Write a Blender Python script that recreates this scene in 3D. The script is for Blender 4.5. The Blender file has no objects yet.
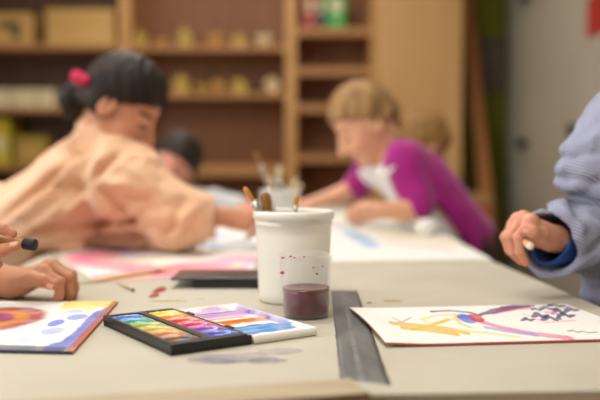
import bpy, bmesh, math, random
import numpy as np
from mathutils import Vector, Matrix

random.seed(7)
SC = bpy.context.scene
COL = SC.collection
TZ = 0.68            # top of the covered table
EYE = 0.905          # camera height
F = 833.33
PITCH = math.atan(42.0 / F)

# ------------------------------------------------------------------ helpers
def lin(c):
    out = []
    for v in c[:3]:
        v = v / 255.0
        out.append(v / 12.92 if v <= 0.04045 else ((v + 0.055) / 1.055) ** 2.4)
    return tuple(out)

def ray(px, py):
    a = (px - 300) / F
    b = (200 - py) / F
    cy, sy = math.cos(PITCH), math.sin(PITCH)
    return np.array([a, cy + b * sy, -sy + b * cy])

def P(px, py, Y):
    d = ray(px, py)
    return np.array([0, 0, EYE]) + d * (Y / d[1])

def tab(px, py, z=None):
    z = TZ if z is None else z
    d = ray(px, py)
    return np.array([0, 0, EYE]) + d * ((z - EYE) / d[2])

def V(*a):
    return np.array(a, float)

def unit(v):
    v = np.asarray(v, float)
    return v / max(np.linalg.norm(v), 1e-9)

# ------------------------------------------------------------------ materials
def new_mat(name):
    m = bpy.data.materials.new(name)
    m.use_nodes = True
    nt = m.node_tree
    return m, nt, nt.nodes["Principled BSDF"]

def mat(name, c, rough=0.6, c2=None, scale=8.0, stretch=(1, 1, 1), bump=0.0, bscale=None, spec=0.4, metal=0.0,
        detail=4.0, coat=0.0, sss=0.0, sheen=0.0, trans=0.0, rot=(0, 0, 0), lo=0.35, hi=0.65):
    m, nt, b = new_mat(name)
    N, L = nt.nodes, nt.links
    b.inputs["Roughness"].default_value = rough
    b.inputs["Specular IOR Level"].default_value = spec
    b.inputs["Metallic"].default_value = metal
    b.inputs["Coat Weight"].default_value = coat
    b.inputs["Transmission Weight"].default_value = trans
    if sheen:
        b.inputs["Sheen Weight"].default_value = sheen
    if sss:
        b.inputs["Subsurface Weight"].default_value = sss
        b.inputs["Subsurface Radius"].default_value = (0.012, 0.005, 0.003)
        b.inputs["Subsurface Scale"].default_value = 0.6
    c2 = c2 or tuple(v * 0.93 for v in c)
    tc = N.new("ShaderNodeTexCoord")
    mp = N.new("ShaderNodeMapping")
    mp.inputs["Scale"].default_value = stretch
    mp.inputs["Rotation"].default_value = rot
    L.new(tc.outputs["Object"], mp.inputs["Vector"])
    nz = N.new("ShaderNodeTexNoise")
    nz.inputs["Scale"].default_value = scale
    nz.inputs["Detail"].default_value = detail
    L.new(mp.outputs["Vector"], nz.inputs["Vector"])
    cr = N.new("ShaderNodeValToRGB")
    cr.color_ramp.elements[0].position = lo
    cr.color_ramp.elements[1].position = hi
    cr.color_ramp.elements[0].color = (*lin(c2), 1)
    cr.color_ramp.elements[1].color = (*lin(c), 1)
    L.new(nz.outputs["Fac"], cr.inputs["Fac"])
    L.new(cr.outputs["Color"], b.inputs["Base Color"])
    if bump:
        n2 = N.new("ShaderNodeTexNoise")
        n2.inputs["Scale"].default_value = bscale or scale * 3
        n2.inputs["Detail"].default_value = 3
        L.new(mp.outputs["Vector"], n2.inputs["Vector"])
        bp = N.new("ShaderNodeBump")
        bp.inputs["Strength"].default_value = bump
        bp.inputs["Distance"].default_value = 0.003
        L.new(n2.outputs["Fac"], bp.inputs["Height"])
        L.new(bp.outputs["Normal"], b.inputs["Normal"])
    return m

def attr_mat(name, rough=0.55, spec=0.35, sss=0.0, bump=0.0, bscale=200.0, coat=0.0, sheen=0.0):
    m, nt, b = new_mat(name)
    N, L = nt.nodes, nt.links
    a = N.new("ShaderNodeAttribute")
    a.attribute_name = "Col"
    L.new(a.outputs["Color"], b.inputs["Base Color"])
    b.inputs["Roughness"].default_value = rough
    b.inputs["Specular IOR Level"].default_value = spec
    b.inputs["Coat Weight"].default_value = coat
    b.inputs["Sheen Weight"].default_value = sheen
    if sss:
        b.inputs["Subsurface Weight"].default_value = sss
        b.inputs["Subsurface Radius"].default_value = (0.010, 0.004, 0.002)
        b.inputs["Subsurface Scale"].default_value = 0.5
    if bump:
        tc = N.new("ShaderNodeTexCoord")
        n2 = N.new("ShaderNodeTexNoise")
        n2.inputs["Scale"].default_value = bscale
        L.new(tc.outputs["Object"], n2.inputs["Vector"])
        bp = N.new("ShaderNodeBump")
        bp.inputs["Strength"].default_value = bump
        bp.inputs["Distance"].default_value = 0.001
        L.new(n2.outputs["Fac"], bp.inputs["Height"])
        L.new(bp.outputs["Normal"], b.inputs["Normal"])
    return m

def wood(name, c, c2, scale=3.0, stretch=(8, 8, 0.6), rough=0.5):
    return mat(name, c, rough, c2, scale, stretch, bump=0.08, bscale=scale * 4, detail=6)

def striped(name, base, line, period, direction, width=0.35):
    """fine woven stripes, plus a crinkle bump"""
    m, nt, b = new_mat(name)
    N, L = nt.nodes, nt.links
    tc = N.new("ShaderNodeTexCoord")
    dt = N.new("ShaderNodeVectorMath"); dt.operation = "DOT_PRODUCT"
    dt.inputs[1].default_value = unit(direction)
    nz = N.new("ShaderNodeTexNoise"); nz.inputs["Scale"].default_value = 14
    L.new(tc.outputs["Object"], nz.inputs["Vector"])
    L.new(tc.outputs["Object"], dt.inputs[0])
    ma = N.new("ShaderNodeMath"); ma.operation = "MULTIPLY_ADD"
    ma.inputs[1].default_value = 0.02
    L.new(nz.outputs["Fac"], ma.inputs[0]); L.new(dt.outputs["Value"], ma.inputs[2])
    mu = N.new("ShaderNodeMath"); mu.operation = "MULTIPLY"; mu.inputs[1].default_value = 2 * math.pi / period
    L.new(ma.outputs[0], mu.inputs[0])
    si = N.new("ShaderNodeMath"); si.operation = "SINE"
    L.new(mu.outputs[0], si.inputs[0])
    cr = N.new("ShaderNodeValToRGB")
    cr.color_ramp.elements[0].position = 0.0
    cr.color_ramp.elements[1].position = 0.6
    cr.color_ramp.elements[0].color = (*lin(line), 1)
    cr.color_ramp.elements[1].color = (*lin(base), 1)
    L.new(si.outputs[0], cr.inputs["Fac"])
    L.new(cr.outputs["Color"], b.inputs["Base Color"])
    b.inputs["Roughness"].default_value = 0.85
    b.inputs["Specular IOR Level"].default_value = 0.2
    n2 = N.new("ShaderNodeTexNoise"); n2.inputs["Scale"].default_value = 90
    L.new(tc.outputs["Object"], n2.inputs["Vector"])
    bp = N.new("ShaderNodeBump"); bp.inputs["Strength"].default_value = 0.35; bp.inputs["Distance"].default_value = 0.003
    L.new(n2.outputs["Fac"], bp.inputs["Height"]); L.new(bp.outputs["Normal"], b.inputs["Normal"])
    return m

# ------------------------------------------------------------------ object helpers
def link(o, parent=None):
    COL.objects.link(o)
    if parent is not None:
        o.parent = parent
        bpy.context.view_layer.update()
        o.matrix_parent_inverse = Matrix.Translation(parent.location).inverted() if parent.rotation_euler[:] == (0, 0, 0) else parent.matrix_world.inverted()
    return o

def tag(o, label, cat, group=None, kind=None):
    if label: o["label"] = label
    if cat: o["category"] = cat
    if group: o["group"] = group
    if kind: o["kind"] = kind
    return o

def struct(o):
    o["kind"] = "structure"
    return o

def empty(name, loc, label, cat, group=None):
    o = bpy.data.objects.new(name, None)
    o.empty_display_size = 0.05
    o.location = loc
    COL.objects.link(o)
    bpy.context.view_layer.update()
    return tag(o, label, cat, group)

def from_bm(name, bm, m, parent=None, smooth=False, loc=None):
    bmesh.ops.recalc_face_normals(bm, faces=bm.faces)
    me = bpy.data.meshes.new(name)
    bm.to_mesh(me); bm.free()
    for mm in (m if isinstance(m, (list, tuple)) else [m]):
        me.materials.append(mm)
    if smooth:
        me.polygons.foreach_set("use_smooth", [True] * len(me.polygons))
    o = bpy.data.objects.new(name, me)
    if loc is not None:
        me.transform(Matrix.Translation([-v for v in loc])); o.location = loc
    return link(o, parent)

def bm_box(bm, c, s, R=None, bev=0.0, mi=0):
    r = bmesh.ops.create_cube(bm, size=1.0)
    vs = r["verts"]
    M = Matrix.Translation(c) @ (R.to_4x4() if R is not None else Matrix.Identity(4)) @ Matrix.Diagonal((*s, 1))
    bmesh.ops.transform(bm, matrix=M, verts=vs)
    es = set(e for v in vs for e in v.link_edges)
    fs = set(f for v in vs for f in v.link_faces)
    for f in fs: f.material_index = mi
    if bev:
        bmesh.ops.bevel(bm, geom=list(es), offset=bev, segments=2, affect="EDGES", profile=0.6)

def box(name, lo, hi, m, parent=None, bev=0.002):
    bm = bmesh.new()
    lo = np.array(lo, float); hi = np.array(hi, float)
    bm_box(bm, (lo + hi) / 2, hi - lo, None, bev)
    c = (lo + hi) / 2
    return from_bm(name, bm, m, parent, loc=(c[0], c[1], lo[2]))

def bm_lathe(bm, prof, axis_o=(0, 0, 0), R=None, seg=40, mi=0):
    """prof: list of (r, z); r = 0 ends close"""
    rings = []
    M = Matrix.Translation(axis_o) @ (R.to_4x4() if R is not None else Matrix.Identity(4))
    for r, z in prof:
        if r < 1e-6:
            rings.append([bm.verts.new(M @ Vector((0, 0, z)))])
        else:
            rings.append([bm.verts.new(M @ Vector((r * math.cos(2 * math.pi * k / seg), r * math.sin(2 * math.pi * k / seg), z))) for k in range(seg)])
    for a, b in zip(rings[:-1], rings[1:]):
        for k in range(seg):
            k2 = (k + 1) % seg
            if len(a) == 1 and len(b) == 1: continue
            if len(a) == 1: f = bm.faces.new((a[0], b[k], b[k2]))
            elif len(b) == 1: f = bm.faces.new((a[k], b[0], a[k2]))
            else: f = bm.faces.new((a[k], b[k], b[k2], a[k2]))
            f.material_index = mi; f.smooth = True

def dir_rot(d):
    return Vector(unit(d)).to_track_quat("Z", "Y").to_matrix()

def lathe(name, prof, m, parent=None, o=(0, 0, 0), d=None, seg=40):
    bm = bmesh.new()
    bm_lathe(bm, prof, (0, 0, 0), dir_rot(d) if d is not None else None, seg)
    ob = from_bm(name, bm, m, None, smooth=True)
    ob.data.transform(Matrix.Translation(o))
    if parent is not None:
        COL.objects.unlink(ob); link(ob, parent)
    else:
        ob.data.transform(Matrix.Translation([-v for v in o])); ob.location = o
    return ob

def prism(name, pts, z0, z1, m, parent=None, bev=0.0):
    """polygon pts (x, y) extruded from z0 to z1"""
    bm = bmesh.new()
    lo = [bm.verts.new((p[0], p[1], z0)) for p in pts]
    hi = [bm.verts.new((p[0], p[1], z1)) for p in pts]
    n = len(pts)
    bm.faces.new(lo[::-1]); bm.faces.new(hi)
    for i in range(n):
        bm.faces.new((lo[i], lo[(i + 1) % n], hi[(i + 1) % n], hi[i]))
    if bev:
        bmesh.ops.bevel(bm, geom=list(bm.edges), offset=bev, segments=2, affect="EDGES")
    c = np.mean(np.array(pts), axis=0)
    return from_bm(name, bm, m, parent, loc=(c[0], c[1], z0))

def set_cols(me, cols):
    at = me.color_attributes.new("Col", "FLOAT_COLOR", "POINT")
    c4 = np.ones((len(cols), 4), np.float32); c4[:, :3] = cols
    at.data.foreach_set("color", c4.ravel())

# ------------------------------------------------------------------ noise
def vnoise(p, freq, seed=0):
    q = np.asarray(p, float) * freq + 100.37 + seed * 17.13
    i = np.floor(q).astype(np.int64); f = q - i
    f = f * f * (3 - 2 * f)
    def h(ix, iy, iz):
        n = (ix * 374761393 + iy * 668265263 + iz * 2147483647 + seed * 144665) & 0x7FFFFFFF
        n = ((n ^ (n >> 13)) * 1274126177) & 0x7FFFFFFF
        n = n ^ (n >> 16)
        return (n & 0xFFFF) / 65535.0
    r = 0
    for dx in (0, 1):
        wx = f[..., 0] if dx else 1 - f[..., 0]
        for dy in (0, 1):
            wy = f[..., 1] if dy else 1 - f[..., 1]
            for dz in (0, 1):
                wz = f[..., 2] if dz else 1 - f[..., 2]
                r = r + wx * wy * wz * h(i[..., 0] + dx, i[..., 1] + dy, i[..., 2] + dz)
    return r - 0.5

def folds(p, along, f_al, f_ac, seed, ridge=True):
    """noise stretched along a direction: cloth folds"""
    a = unit(along)
    t = np.cross(a, [0.13, 0.97, 0.2]); t = unit(t); b = np.cross(a, t)
    q = np.stack([p @ a * f_al, p @ t * f_ac, p @ b * f_ac], -1)
    n = vnoise(q, 1.0, seed)
    return (0.25 - np.abs(n)) * 2 if ridge else n * 2

# ------------------------------------------------------------------ implicit bodies
def creases(p, lines, Y, ymax):
    """sharp cloth folds: each line (px, py, px, py, height, width) ridge > 0, valley < 0"""
    out = np.zeros(len(p))
    q = p[:, [0, 2]]
    for (ax, ay, bx, by, amp, wd) in lines:
        a = P(ax, ay, Y)[[0, 2]]; b = P(bx, by, Y)[[0, 2]]
        ba = b - a
        t = np.clip(((q - a) @ ba) / (ba @ ba), 0, 1)
        dd = np.linalg.norm(q - a - t[:, None] * ba, axis=1)
        out += amp * (.45 + .55 * np.sin(np.pi * (.15 + .7 * t))) * np.exp(-(dd / wd) ** 2)
    return out * smooth(ymax + .04, ymax - .02, p[:, 1])

def cone(p, a, b, ra, rb):
    a = np.asarray(a, float); b = np.asarray(b, float)
    ba = b - a
    t = np.clip(((p - a) @ ba) / max(ba @ ba, 1e-12), 0, 1)
    return np.linalg.norm(p - a - t[..., None] * ba, axis=-1) - (ra + t * (rb - ra))

def ell(p, c, R, r):
    q = (p - np.asarray(c)) @ np.asarray(R).T
    r = np.asarray(r, float)
    k0 = np.linalg.norm(q / r, axis=-1); k1 = np.linalg.norm(q / r ** 2, axis=-1) + 1e-9
    return k0 * (k0 - 1) / k1

def smin(a, b, k):
    h = np.clip(0.5 + 0.5 * (b - a) / k, 0, 1)
    return b * (1 - h) + a * h - k * h * (1 - h)

def smax(a, b, k):
    return -smin(-a, -b, k)

def surface(fn, lo, hi, h):
    """surface nets of fn over a box -> verts, quads"""
    lo = np.asarray(lo, float); hi = np.asarray(hi, float)
    n = np.maximum(np.ceil((hi - lo) / h).astype(int) + 1, 4)
    ax = [lo[i] + h * np.arange(n[i]) for i in range(3)]
    g = np.stack(np.meshgrid(*ax, indexing="ij"), -1)
    v = fn(g.reshape(-1, 3)).reshape(n).astype(float)
    v[0] = v[-1] = 1e-3 + np.abs(v[0]); v[:, 0] = np.abs(v[:, 0]) + 1e-3; v[:, -1] = np.abs(v[:, -1]) + 1e-3
    v[-1] = np.abs(v[-1]) + 1e-3; v[:, :, 0] = np.abs(v[:, :, 0]) + 1e-3; v[:, :, -1] = np.abs(v[:, :, -1]) + 1e-3
    s = v < 0
    c = np.zeros(n - 1, int)
    for dx in (0, 1):
        for dy in (0, 1):
            for dz in (0, 1):
                c += s[dx:n[0] - 1 + dx, dy:n[1] - 1 + dy, dz:n[2] - 1 + dz]
    act = (c > 0) & (c < 8)
    idx = -np.ones(n - 1, int)
    cells = np.argwhere(act)
    idx[act] = np.arange(len(cells))
    acc = np.zeros((len(cells), 3)); cnt = np.zeros(len(cells))
    corners = [(x, y, z) for x in (0, 1) for y in (0, 1) for z in (0, 1)]
    for i, a in enumerate(corners):
        for b in corners[i + 1:]:
            if sum(abs(p - q) for p, q in zip(a, b)) != 1: continue
            va = v[tuple((cells + a).T)]; vb = v[tuple((cells + b).T)]
            m = (va < 0) != (vb < 0)
            t = va / np.where(np.abs(va - vb) < 1e-12, 1, va - vb)
            pt = np.array(a) + t[:, None] * (np.array(b) - np.array(a))
            acc[m] += pt[m]; cnt[m] += 1
    verts = lo + h * (cells + acc / np.maximum(cnt, 1)[:, None])
    quads = []
    for d in range(3):
        u, w = (d + 1) % 3, (d + 2) % 3
        sl0 = [slice(None)] * 3; sl1 = [slice(None)] * 3
        sl0[d] = slice(0, n[d] - 1); sl1[d] = slice(1, n[d])
        e = s[tuple(sl0)] != s[tuple(sl1)]
        loc = np.argwhere(e)
        ok = (loc[:, u] > 0) & (loc[:, w] > 0) & (loc[:, u] < n[u] - 1) & (loc[:, w] < n[w] - 1)
        loc = loc[ok]
        eu = np.zeros(3, int); eu[u] = 1
        ew = np.zeros(3, int); ew[w] = 1
        q = np.stack([idx[tuple((loc - eu - ew).T)], idx[tuple((loc - ew).T)], idx[tuple(loc.T)], idx[tuple((loc - eu).T)]], -1)
        inside = s[tuple(loc.T)]
        q[~inside] = q[~inside][:, ::-1]
        quads.append(q)
    return verts, np.concatenate(quads)

def mesh_obj(name, parts, m, parent=None, loc=None, cols=True):
    """parts: list of (verts, quads, colours or None) joined into one mesh"""
    off = 0; Vs = []; Q = []; C = []
    for p in parts:
        v, q = p[0], p[1]
        Vs.append(v); Q.append(q + off); off += len(v)
        if cols: C.append(p[2])
    Vs = np.concatenate(Vs); Q = np.concatenate(Q)
    if loc is None: loc = np.zeros(3)
    Vs = Vs - np.asarray(loc)
    me = bpy.data.meshes.new(name)
    me.from_pydata(Vs.tolist(), [], Q.tolist())
    me.materials.append(m)
    me.polygons.foreach_set("use_smooth", [True] * len(me.polygons))
    if cols: set_cols(me, np.concatenate(C))
    me.update()
    o = bpy.data.objects.new(name, me)
    o.location = loc
    return link(o, parent)

# ================================================================== ROOM
M_floor = mat("linoleum", (120, 104, 84), 0.5, (108, 92, 74), 5)
M_wall = mat("wall_paint", (200, 192, 176), 0.8, (192, 184, 168), 3)
M_green = mat("olive_wall_paint", (112, 116, 22), 0.8, (98, 102, 18), 3)
M_ceil = mat("ceiling_paint", (235, 232, 225), 0.9, (228, 225, 218), 3)
XL, XR, YF, YB, ZC = -2.6, 1.515, -2.6, 5.95, 2.9

struct(box("floor", (XL - .1, YF - .1, -0.1), (XR + .1, YB + .1, 0), M_floor, bev=0))
struct(box("ceiling", (XL - .1, YF - .1, ZC), (XR + .1, YB + .1, ZC + .1), M_ceil, bev=0))
struct(box("wall_back", (XL, YB, 0), (XR, YB + .1, ZC), M_green, bev=0))
struct(box("wall_right", (XR, YF, 0), (XR + .1, YB, ZC), M_wall, bev=0))
struct(box("wall_front", (XL, YF - .1, 0), (XR, YF, ZC), M_wall, bev=0))
# left wall with two tall window openings
WINS = [(-1.9, 0.3), (0.8, 3.0)]
bm = bmesh.new()
def wl(y0, y1, z0, z1):
    bm_box(bm, ((XL - .05), (y0 + y1) / 2, (z0 + z1) / 2), (.1, y1 - y0, z1 - z0))
wl(YF, WINS[0][0], 0, ZC); wl(WINS[0][1], WINS[1][0], 0, ZC); wl(WINS[1][1], YB, 0, ZC)
for a, b in WINS:
    wl(a, b, 0, 0.85); wl(a, b, 2.55, ZC)
struct(from_bm("wall_left", bm, M_wall))
M_frame = mat("window_frame_paint", (232, 230, 224), 0.5)
M_glass, nt, b = new_mat("window_glass")
b.inputs["Transmission Weight"].default_value = 1.0; b.inputs["Roughness"].default_value = 0.0; b.inputs["IOR"].default_value = 1.02
for k, (a, b_) in enumerate(WINS):
    bm = bmesh.new()
    for y in (a + .03, (a + b_) / 2, b_ - .03):
        bm_box(bm, (XL - .05, y, 1.7), (.06, .06, 1.7))
    for z in (0.88, 2.52):
        bm_box(bm, (XL - .05, (a + b_) / 2, z), (.06, b_ - a, .06))
    o = struct(from_bm("window_%d" % (k + 1), bm, M_frame))
    struct(box("window_pane", (XL - .054, a + .06, .91), (XL - .046, b_ - .06, 2.49), M_glass, o, bev=0))

# ================================================================== WALL CUPBOARD (grey, right)
M_grey = mat("grey_cupboard_laminate", (176, 168, 150), 0.55, (168, 160, 143), 2.0)
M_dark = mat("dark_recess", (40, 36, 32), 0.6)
XD = 1.47
cup_e = empty("cupboard", (1.485, 4.8, 0), "tall grey built-in cupboard with plain doors along the right wall", "cupboard")
box("plinth", (XD + .004, 3.3, 0), (XR - .016, 5.93, .08), M_dark, cup_e, 0)
for (y0, y1) in ((3.3, 3.895), (3.90, 4.86), (4.865, 5.945)):
    for (z0, z1) in ((.085, 1.86), (1.865, 2.6)):
        d = box("door", (XD, y0, z0), (XR - .016, y1, z1), M_grey, cup_e, .002)
        zc = {3.90: 1.047, 4.865: 1.0}.get(y0, 1.02) if z0 < 1 else 1.93
        yc = {3.90: 4.37, 4.865: 5.39}.get(y0, 3.6)
        lathe("knob", [(.018, 0), (.016, .03), (.034, .036), (.042, .05), (.036, .064), (0, .068)], M_dark, d, (XD + .001, yc, zc), (-1, 0, 0), 20)
M_red = mat("red_poster_paper", (172, 44, 38), 0.6, (160, 38, 34), 6)
o = box("poster", (XD - .004, 3.80, 1.515), (XD - .0005, 4.30, 1.715), M_red, None, 0)
tag(o, "red notice sheet stuck high on the grey cupboard door", "poster")

# ================================================================== BACK WALL: bookcases
M_wood = wood("pine_board", (180, 130, 80), (164, 114, 66), 2.0, (0.8, 8, 8))
M_woodv = wood("pine_upright", (204, 154, 94), (188, 136, 80), 2.0, (8, 8, 0.7))
M_back = wood("brown_back_panel", (144, 92, 50), (130, 82, 44), 1.5, (6, 6, 0.6))
M_backd = wood("dark_back_panel", (88, 56, 32), (76, 48, 28), 1.5, (6, 6, 0.6))
M_door = wood("beech_door", (208, 164, 108), (198, 152, 98), 1.2, (7, 7, 0.5))
YS = 5.5
def sx(px): return P(px, 150, YS)[0]
def sz(py): return P(300, py, YS)[2]
H_CASE = 2.25
def bookcase(label, x0, x1, shelves, t=.03, side=.036, back=M_back):
    e = empty("bookcase", ((x0 + x1) / 2, YS + .18, 0), label, "bookcase", "bookcases along the back wall")
    for xa in (x0, x1 - side):
        box("side_panel", (xa, YS, 0), (xa + side, YS + .38, H_CASE), M_woodv, e, .002)
    box("back_panel", (x0 + side, YS + .365, 0.0), (x1 - side, YS + .38, H_CASE), back, e, 0)
    for (zt, th) in shelves:
        box("shelf", (x0 + side, YS + .006, zt - th), (x1 - side, YS + .365, zt), M_wood, e, .002)
    box("top_board", (x0 + side, YS + .006, H_CASE - .03), (x1 - side, YS + .365, H_CASE), M_wood, e, .002)
    return e
bx = [sx(-70), sx(126), sx(291), sx(376)]
S_L = [sz(44), sz(107), sz(165)]
S_M = [sz(45.5), sz(93), sz(165)]
S_R = [sz(27), sz(67), sz(104), sz(154)]
bookcase("wide pine bookcase holding wooden boxes and paper stacks, left of the three bookcases", bx[0], bx[1] - .001, [(z, .034) for z in S_L] + [(.45, .03), (.1, .1)], back=M_backd)
bookcase("wide pine bookcase holding rows of small yellow wooden pieces", bx[1], bx[2] - .001, [(S_M[0], .034), (S_M[1], .03), (S_M[2], .075)] + [(.45, .03), (.1, .1)])
bookcase("narrow pine bookcase with closely set shelves beside the tall beech cupboard", bx[2], bx[3], [(z, .055) for z in S_R] + [(.6, .03), (.3, .03), (.1, .1)])
# tall beech cupboard
tc_ = empty("cupboard", ((sx(377) + sx(461)) / 2, YS + .18, 0), "tall plain beech cupboard right of the narrow bookcase", "cupboard")
xa, xb = sx(376) + .004, sx(461)
box("carcass", (xa, YS, .0), (xb, YS + .38, 2.3), M_woodv, tc_, .002)
box("door", (xa + .003, YS - .02, .06), (xb - .003, YS - .001, 2.28), M_door, tc_, .003)
# plank leaning on the wall, plus a dark strip for the gap's shade
M_plank = wood("plank_wood", (176, 116, 64), (160, 102, 54), 2, (8, 8, .5))
def plank(label, top, bot, w, th, name="plank"):
    top = np.array(top); bot = np.array(bot)
    d = unit(top - bot)
    s = unit(np.cross(d, [0, 1, 0])); n = np.cross(s, d)
    R = Matrix((s, n, d)).transposed()
    bm = bmesh.new()
    bm_box(bm, d * (np.linalg.norm(top - bot) / 2), (w, th, np.linalg.norm(top - bot)), R, .003)
    o = from_bm(name, bm, M_plank)
    o.location = bot
    return tag(o, label, "plank", "planks leaning by the beech cupboard")
plank("pale wooden plank leaning at a slant beside the tall beech cupboard", (sx(470) + .01, 5.82, 2.2), (sx(497), 5.50, 0.012), .085, .028)
M_gap_shade = wood("gap_shade_brown", (70, 42, 22), (58, 34, 18), 2, (8, 8, .5))
o = plank("dark strip added for the shade in the gap right of the beech cupboard", (sx(464) + .016, 5.90, 2.35), (sx(464) + .022, 5.80, .004), .05, .03)  # added strip, its dark brown stands in for shade in the gap
o.data.materials[0] = M_gap_shade
# grey pin board on the green wall
M_pin = mat("grey_felt", (108, 98, 84), 0.95, (96, 86, 74), 9, bump=.2)
o = box("pinboard", (P(474, 100, 5.93)[0], YB - .02, P(480, 92, 5.93)[2]), (XD - .01, YB, P(480, 36, 5.93)[2]), M_pin, None, .003)
tag(o, "narrow dark grey pinboard on the olive green wall", "pinboard")
# orange storage crate on a low stool in the gap behind the girl in magenta
M_crate = mat("orange_carton", (190, 110, 54), 0.7, (170, 70, 50), 3.5, lo=.42, hi=.58)
ce = empty("carton", (sx(478), 5.05, 0), "orange and red cardboard carton behind the girl in magenta", "carton")
cx0, cx1 = P(462, 0, 4.9)[0], P(494, 0, 4.9)[0]
zt = P(470, 196, 4.9)[2]
box("box_body", (cx0, 4.9, 0), (cx1, 5.22, zt), M_crate, ce, .004)
box("lid", (cx0 - .006, 4.894, zt - .05), (cx1 + .006, 5.226, zt + .006), mat("tan_carton_lid", (176, 132, 84), .7), ce, .004)

# ------------------------------------------------------------------ things on the shelves
M_box = mat("pale_plywood", (206, 164, 96), 0.6, (196, 152, 86), 3, (1, 6, 6))
M_cream = mat("cream_paper", (226, 212, 176), 0.8, (214, 198, 158), 20, (0.3, 1, 8))
def on_shelf(name, label, cat, px0, px1, pytop, z, depth, m, group=None, y0=5.56):
    k = y0 / YS
    x0, x1 = P(px0, 100, y0)[0], P(px1, 100, y0)[0]
    h = P(300, pytop, y0)[2] - z
    e = empty(name, ((x0 + x1) / 2, y0, z), label, cat, group)
    return e, x0, x1, h, y0
# big plywood box with lid line
e, x0, x1, h, y0 = on_shelf("storage_box", "large plain pale plywood box on the upper left shelf", "box", 47, 115, 9, S_L[0], .28, M_box, "plywood boxes on the left bookcase")
box("box_body", (x0, y0, S_L[0]), (x1, y0 + .28, S_L[0] + h * .8), M_box, e, .004)
box("lid", (x0 - .003, y0 - .003, S_L[0] + h * .8 + .001), (x1 + .003, y0 + .283, S_L[0] + h), M_box, e, .004)
e, x0, x1, h, y0 = on_shelf("storage_box", "smaller pale plywood box with dark hand holes at the left end of the upper shelf", "box", -14, 33, 13, S_L[0], .26, M_box, "plywood boxes on the left bookcase")
box("box_body", (x0, y0, S_L[0]), (x1, y0 + .26, S_L[0] + h), M_box, e, .004)
xm = P(13, 100, y0)[0]
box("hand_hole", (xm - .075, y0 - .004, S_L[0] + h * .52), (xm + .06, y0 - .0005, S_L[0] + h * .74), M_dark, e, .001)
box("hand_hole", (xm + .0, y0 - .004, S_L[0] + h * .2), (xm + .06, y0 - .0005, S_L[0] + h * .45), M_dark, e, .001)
# three cream paper boxes on the second shelf
for (a, b_, lab) in ((-16, 10, "cream paper stack at the far left of the second shelf"), (11, 38, "cream paper stack in the middle of the second shelf, left bookcase"), (39, 55, "narrow cream paper stack nearest the girl's hair bun")):
    e, x0, x1, h, y0 = on_shelf("paper_stack", lab, "paper stack", a, b_, 89, S_L[1], .26, M_cream, "cream paper stacks")
    for q in range(4):
        j = random.uniform(-.004, .004)
        box("ream", (x0 + j, y0 + j, S_L[1] + h * q / 4), (x1 + j - .004, y0 + .25, S_L[1] + h * (q + 1) / 4 - .001), M_cream, e, .003)
M_yel = mat("yellow_card", (206, 186, 40), 0.6, (190, 168, 34), 5)
M_mus = mat("mustard_card", (176, 146, 66), 0.7, (160, 130, 56), 5)
for (a, b_, top, m, lab, bandc) in ((-8, 8, 119, M_yel, "bright yellow folder box at the left edge of the lower shelf", M_cream), (14, 45, 136, M_mus, "mustard cardboard box on the lower left shelf behind the peach smock", M_box)):
    e, x0, x1, h, y0 = on_shelf("carton", lab, "box", a, b_, top, S_L[2], .26, m)
    box("box_body", (x0, y0, S_L[2]), (x1, y0 + .25, S_L[2] + h), m, e, .004)
    box("label_card", (x0 + (x1 - x0) * .2, y0 - .003, S_L[2] + h * .3), (x0 + (x1 - x0) * .8, y0 - .0005, S_L[2] + h * .6), bandc, e, 0)
# folders on the narrow bookcase
for (a, b_, top, c, nm) in ((304, 314, -6, (190, 30, 36), "red"), (316, 326, -4, (34, 32, 36), "black"), (327, 345, -5, (46, 170, 70), "green")):
    m = mat(nm + "_folder_card", c, .5)
    e, x0, x1, h, y0 = on_shelf("folder", nm + " ring folder standing on the upper shelf of the narrow bookcase", "folder", a, b_, top, S_R[0], .26, m, "ring folders")
    box("cover", (x0, y0, S_R[0]), (x1, y0 + .26, S_R[0] + h), m, e, .004)
    lathe("finger_ring", [(.010, 0), (.016, 0), (.016, .003), (.010, .003), (.010, 0)], M_frame, e, ((x0 + x1) / 2, y0 - .0005, S_R[0] + .05), (0, -1, 0), 16)
    box("label_card", (x0 + (x1 - x0) * .22, y0 - .002, S_R[0] + .1), (x0 + (x1 - x0) * .78, y0 - .0003, S_R[0] + .2), M_cream, e, 0)
# small wooden / clay pieces
M_pc = [mat("yellow_clay", (190, 160, 70), .5, (172, 140, 58), 12), mat("tan_wood_piece", (204, 156, 86), .5, (190, 140, 72), 12), mat("pale_clay", (224, 204, 160), .5, (208, 186, 140), 12)]
def bowl(label, px, z, w, h, m, group):
    y0 = 5.64
    x = P(px, 100, y0)[0]
    r = w / 2
    return tag(lathe("bowl", [(0, 0), (r * .45, 0), (r * .5, .006), (r * .9, h * .7), (r, h), (r * .94, h), (r * .82, h * .7), (r * .4, .012), (0, .01)], m, None, (x, y0, z), None, 28), label, "bowl", group)
def house(label, px, z, w, h, m, group):
    y0 = 5.6
    x = P(px, 100, y0)[0]
    e = empty("toy_house", (x, y0, z), label, "toy house", group)
    box("block", (x - w / 2, y0, z), (x + w / 2, y0 + .06, z + h * .55), m, e, .003)
    bm = bmesh.new()
    pts = [(-w * .58, h * .551), (w * .58, h * .551), (0, h)]
    f = [bm.verts.new((x + a, y0 - .004, z + b_)) for a, b_ in pts]; g = [bm.verts.new((x + a, y0 + .064, z + b_)) for a, b_ in pts]
    bm.faces.new(f); bm.faces.new(g[::-1])
    for i in range(3): bm.faces.new((f[i], f[(i + 1) % 3], g[(i + 1) % 3], g[i]))
    from_bm("roof", bm, m, e)
    return e
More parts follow.
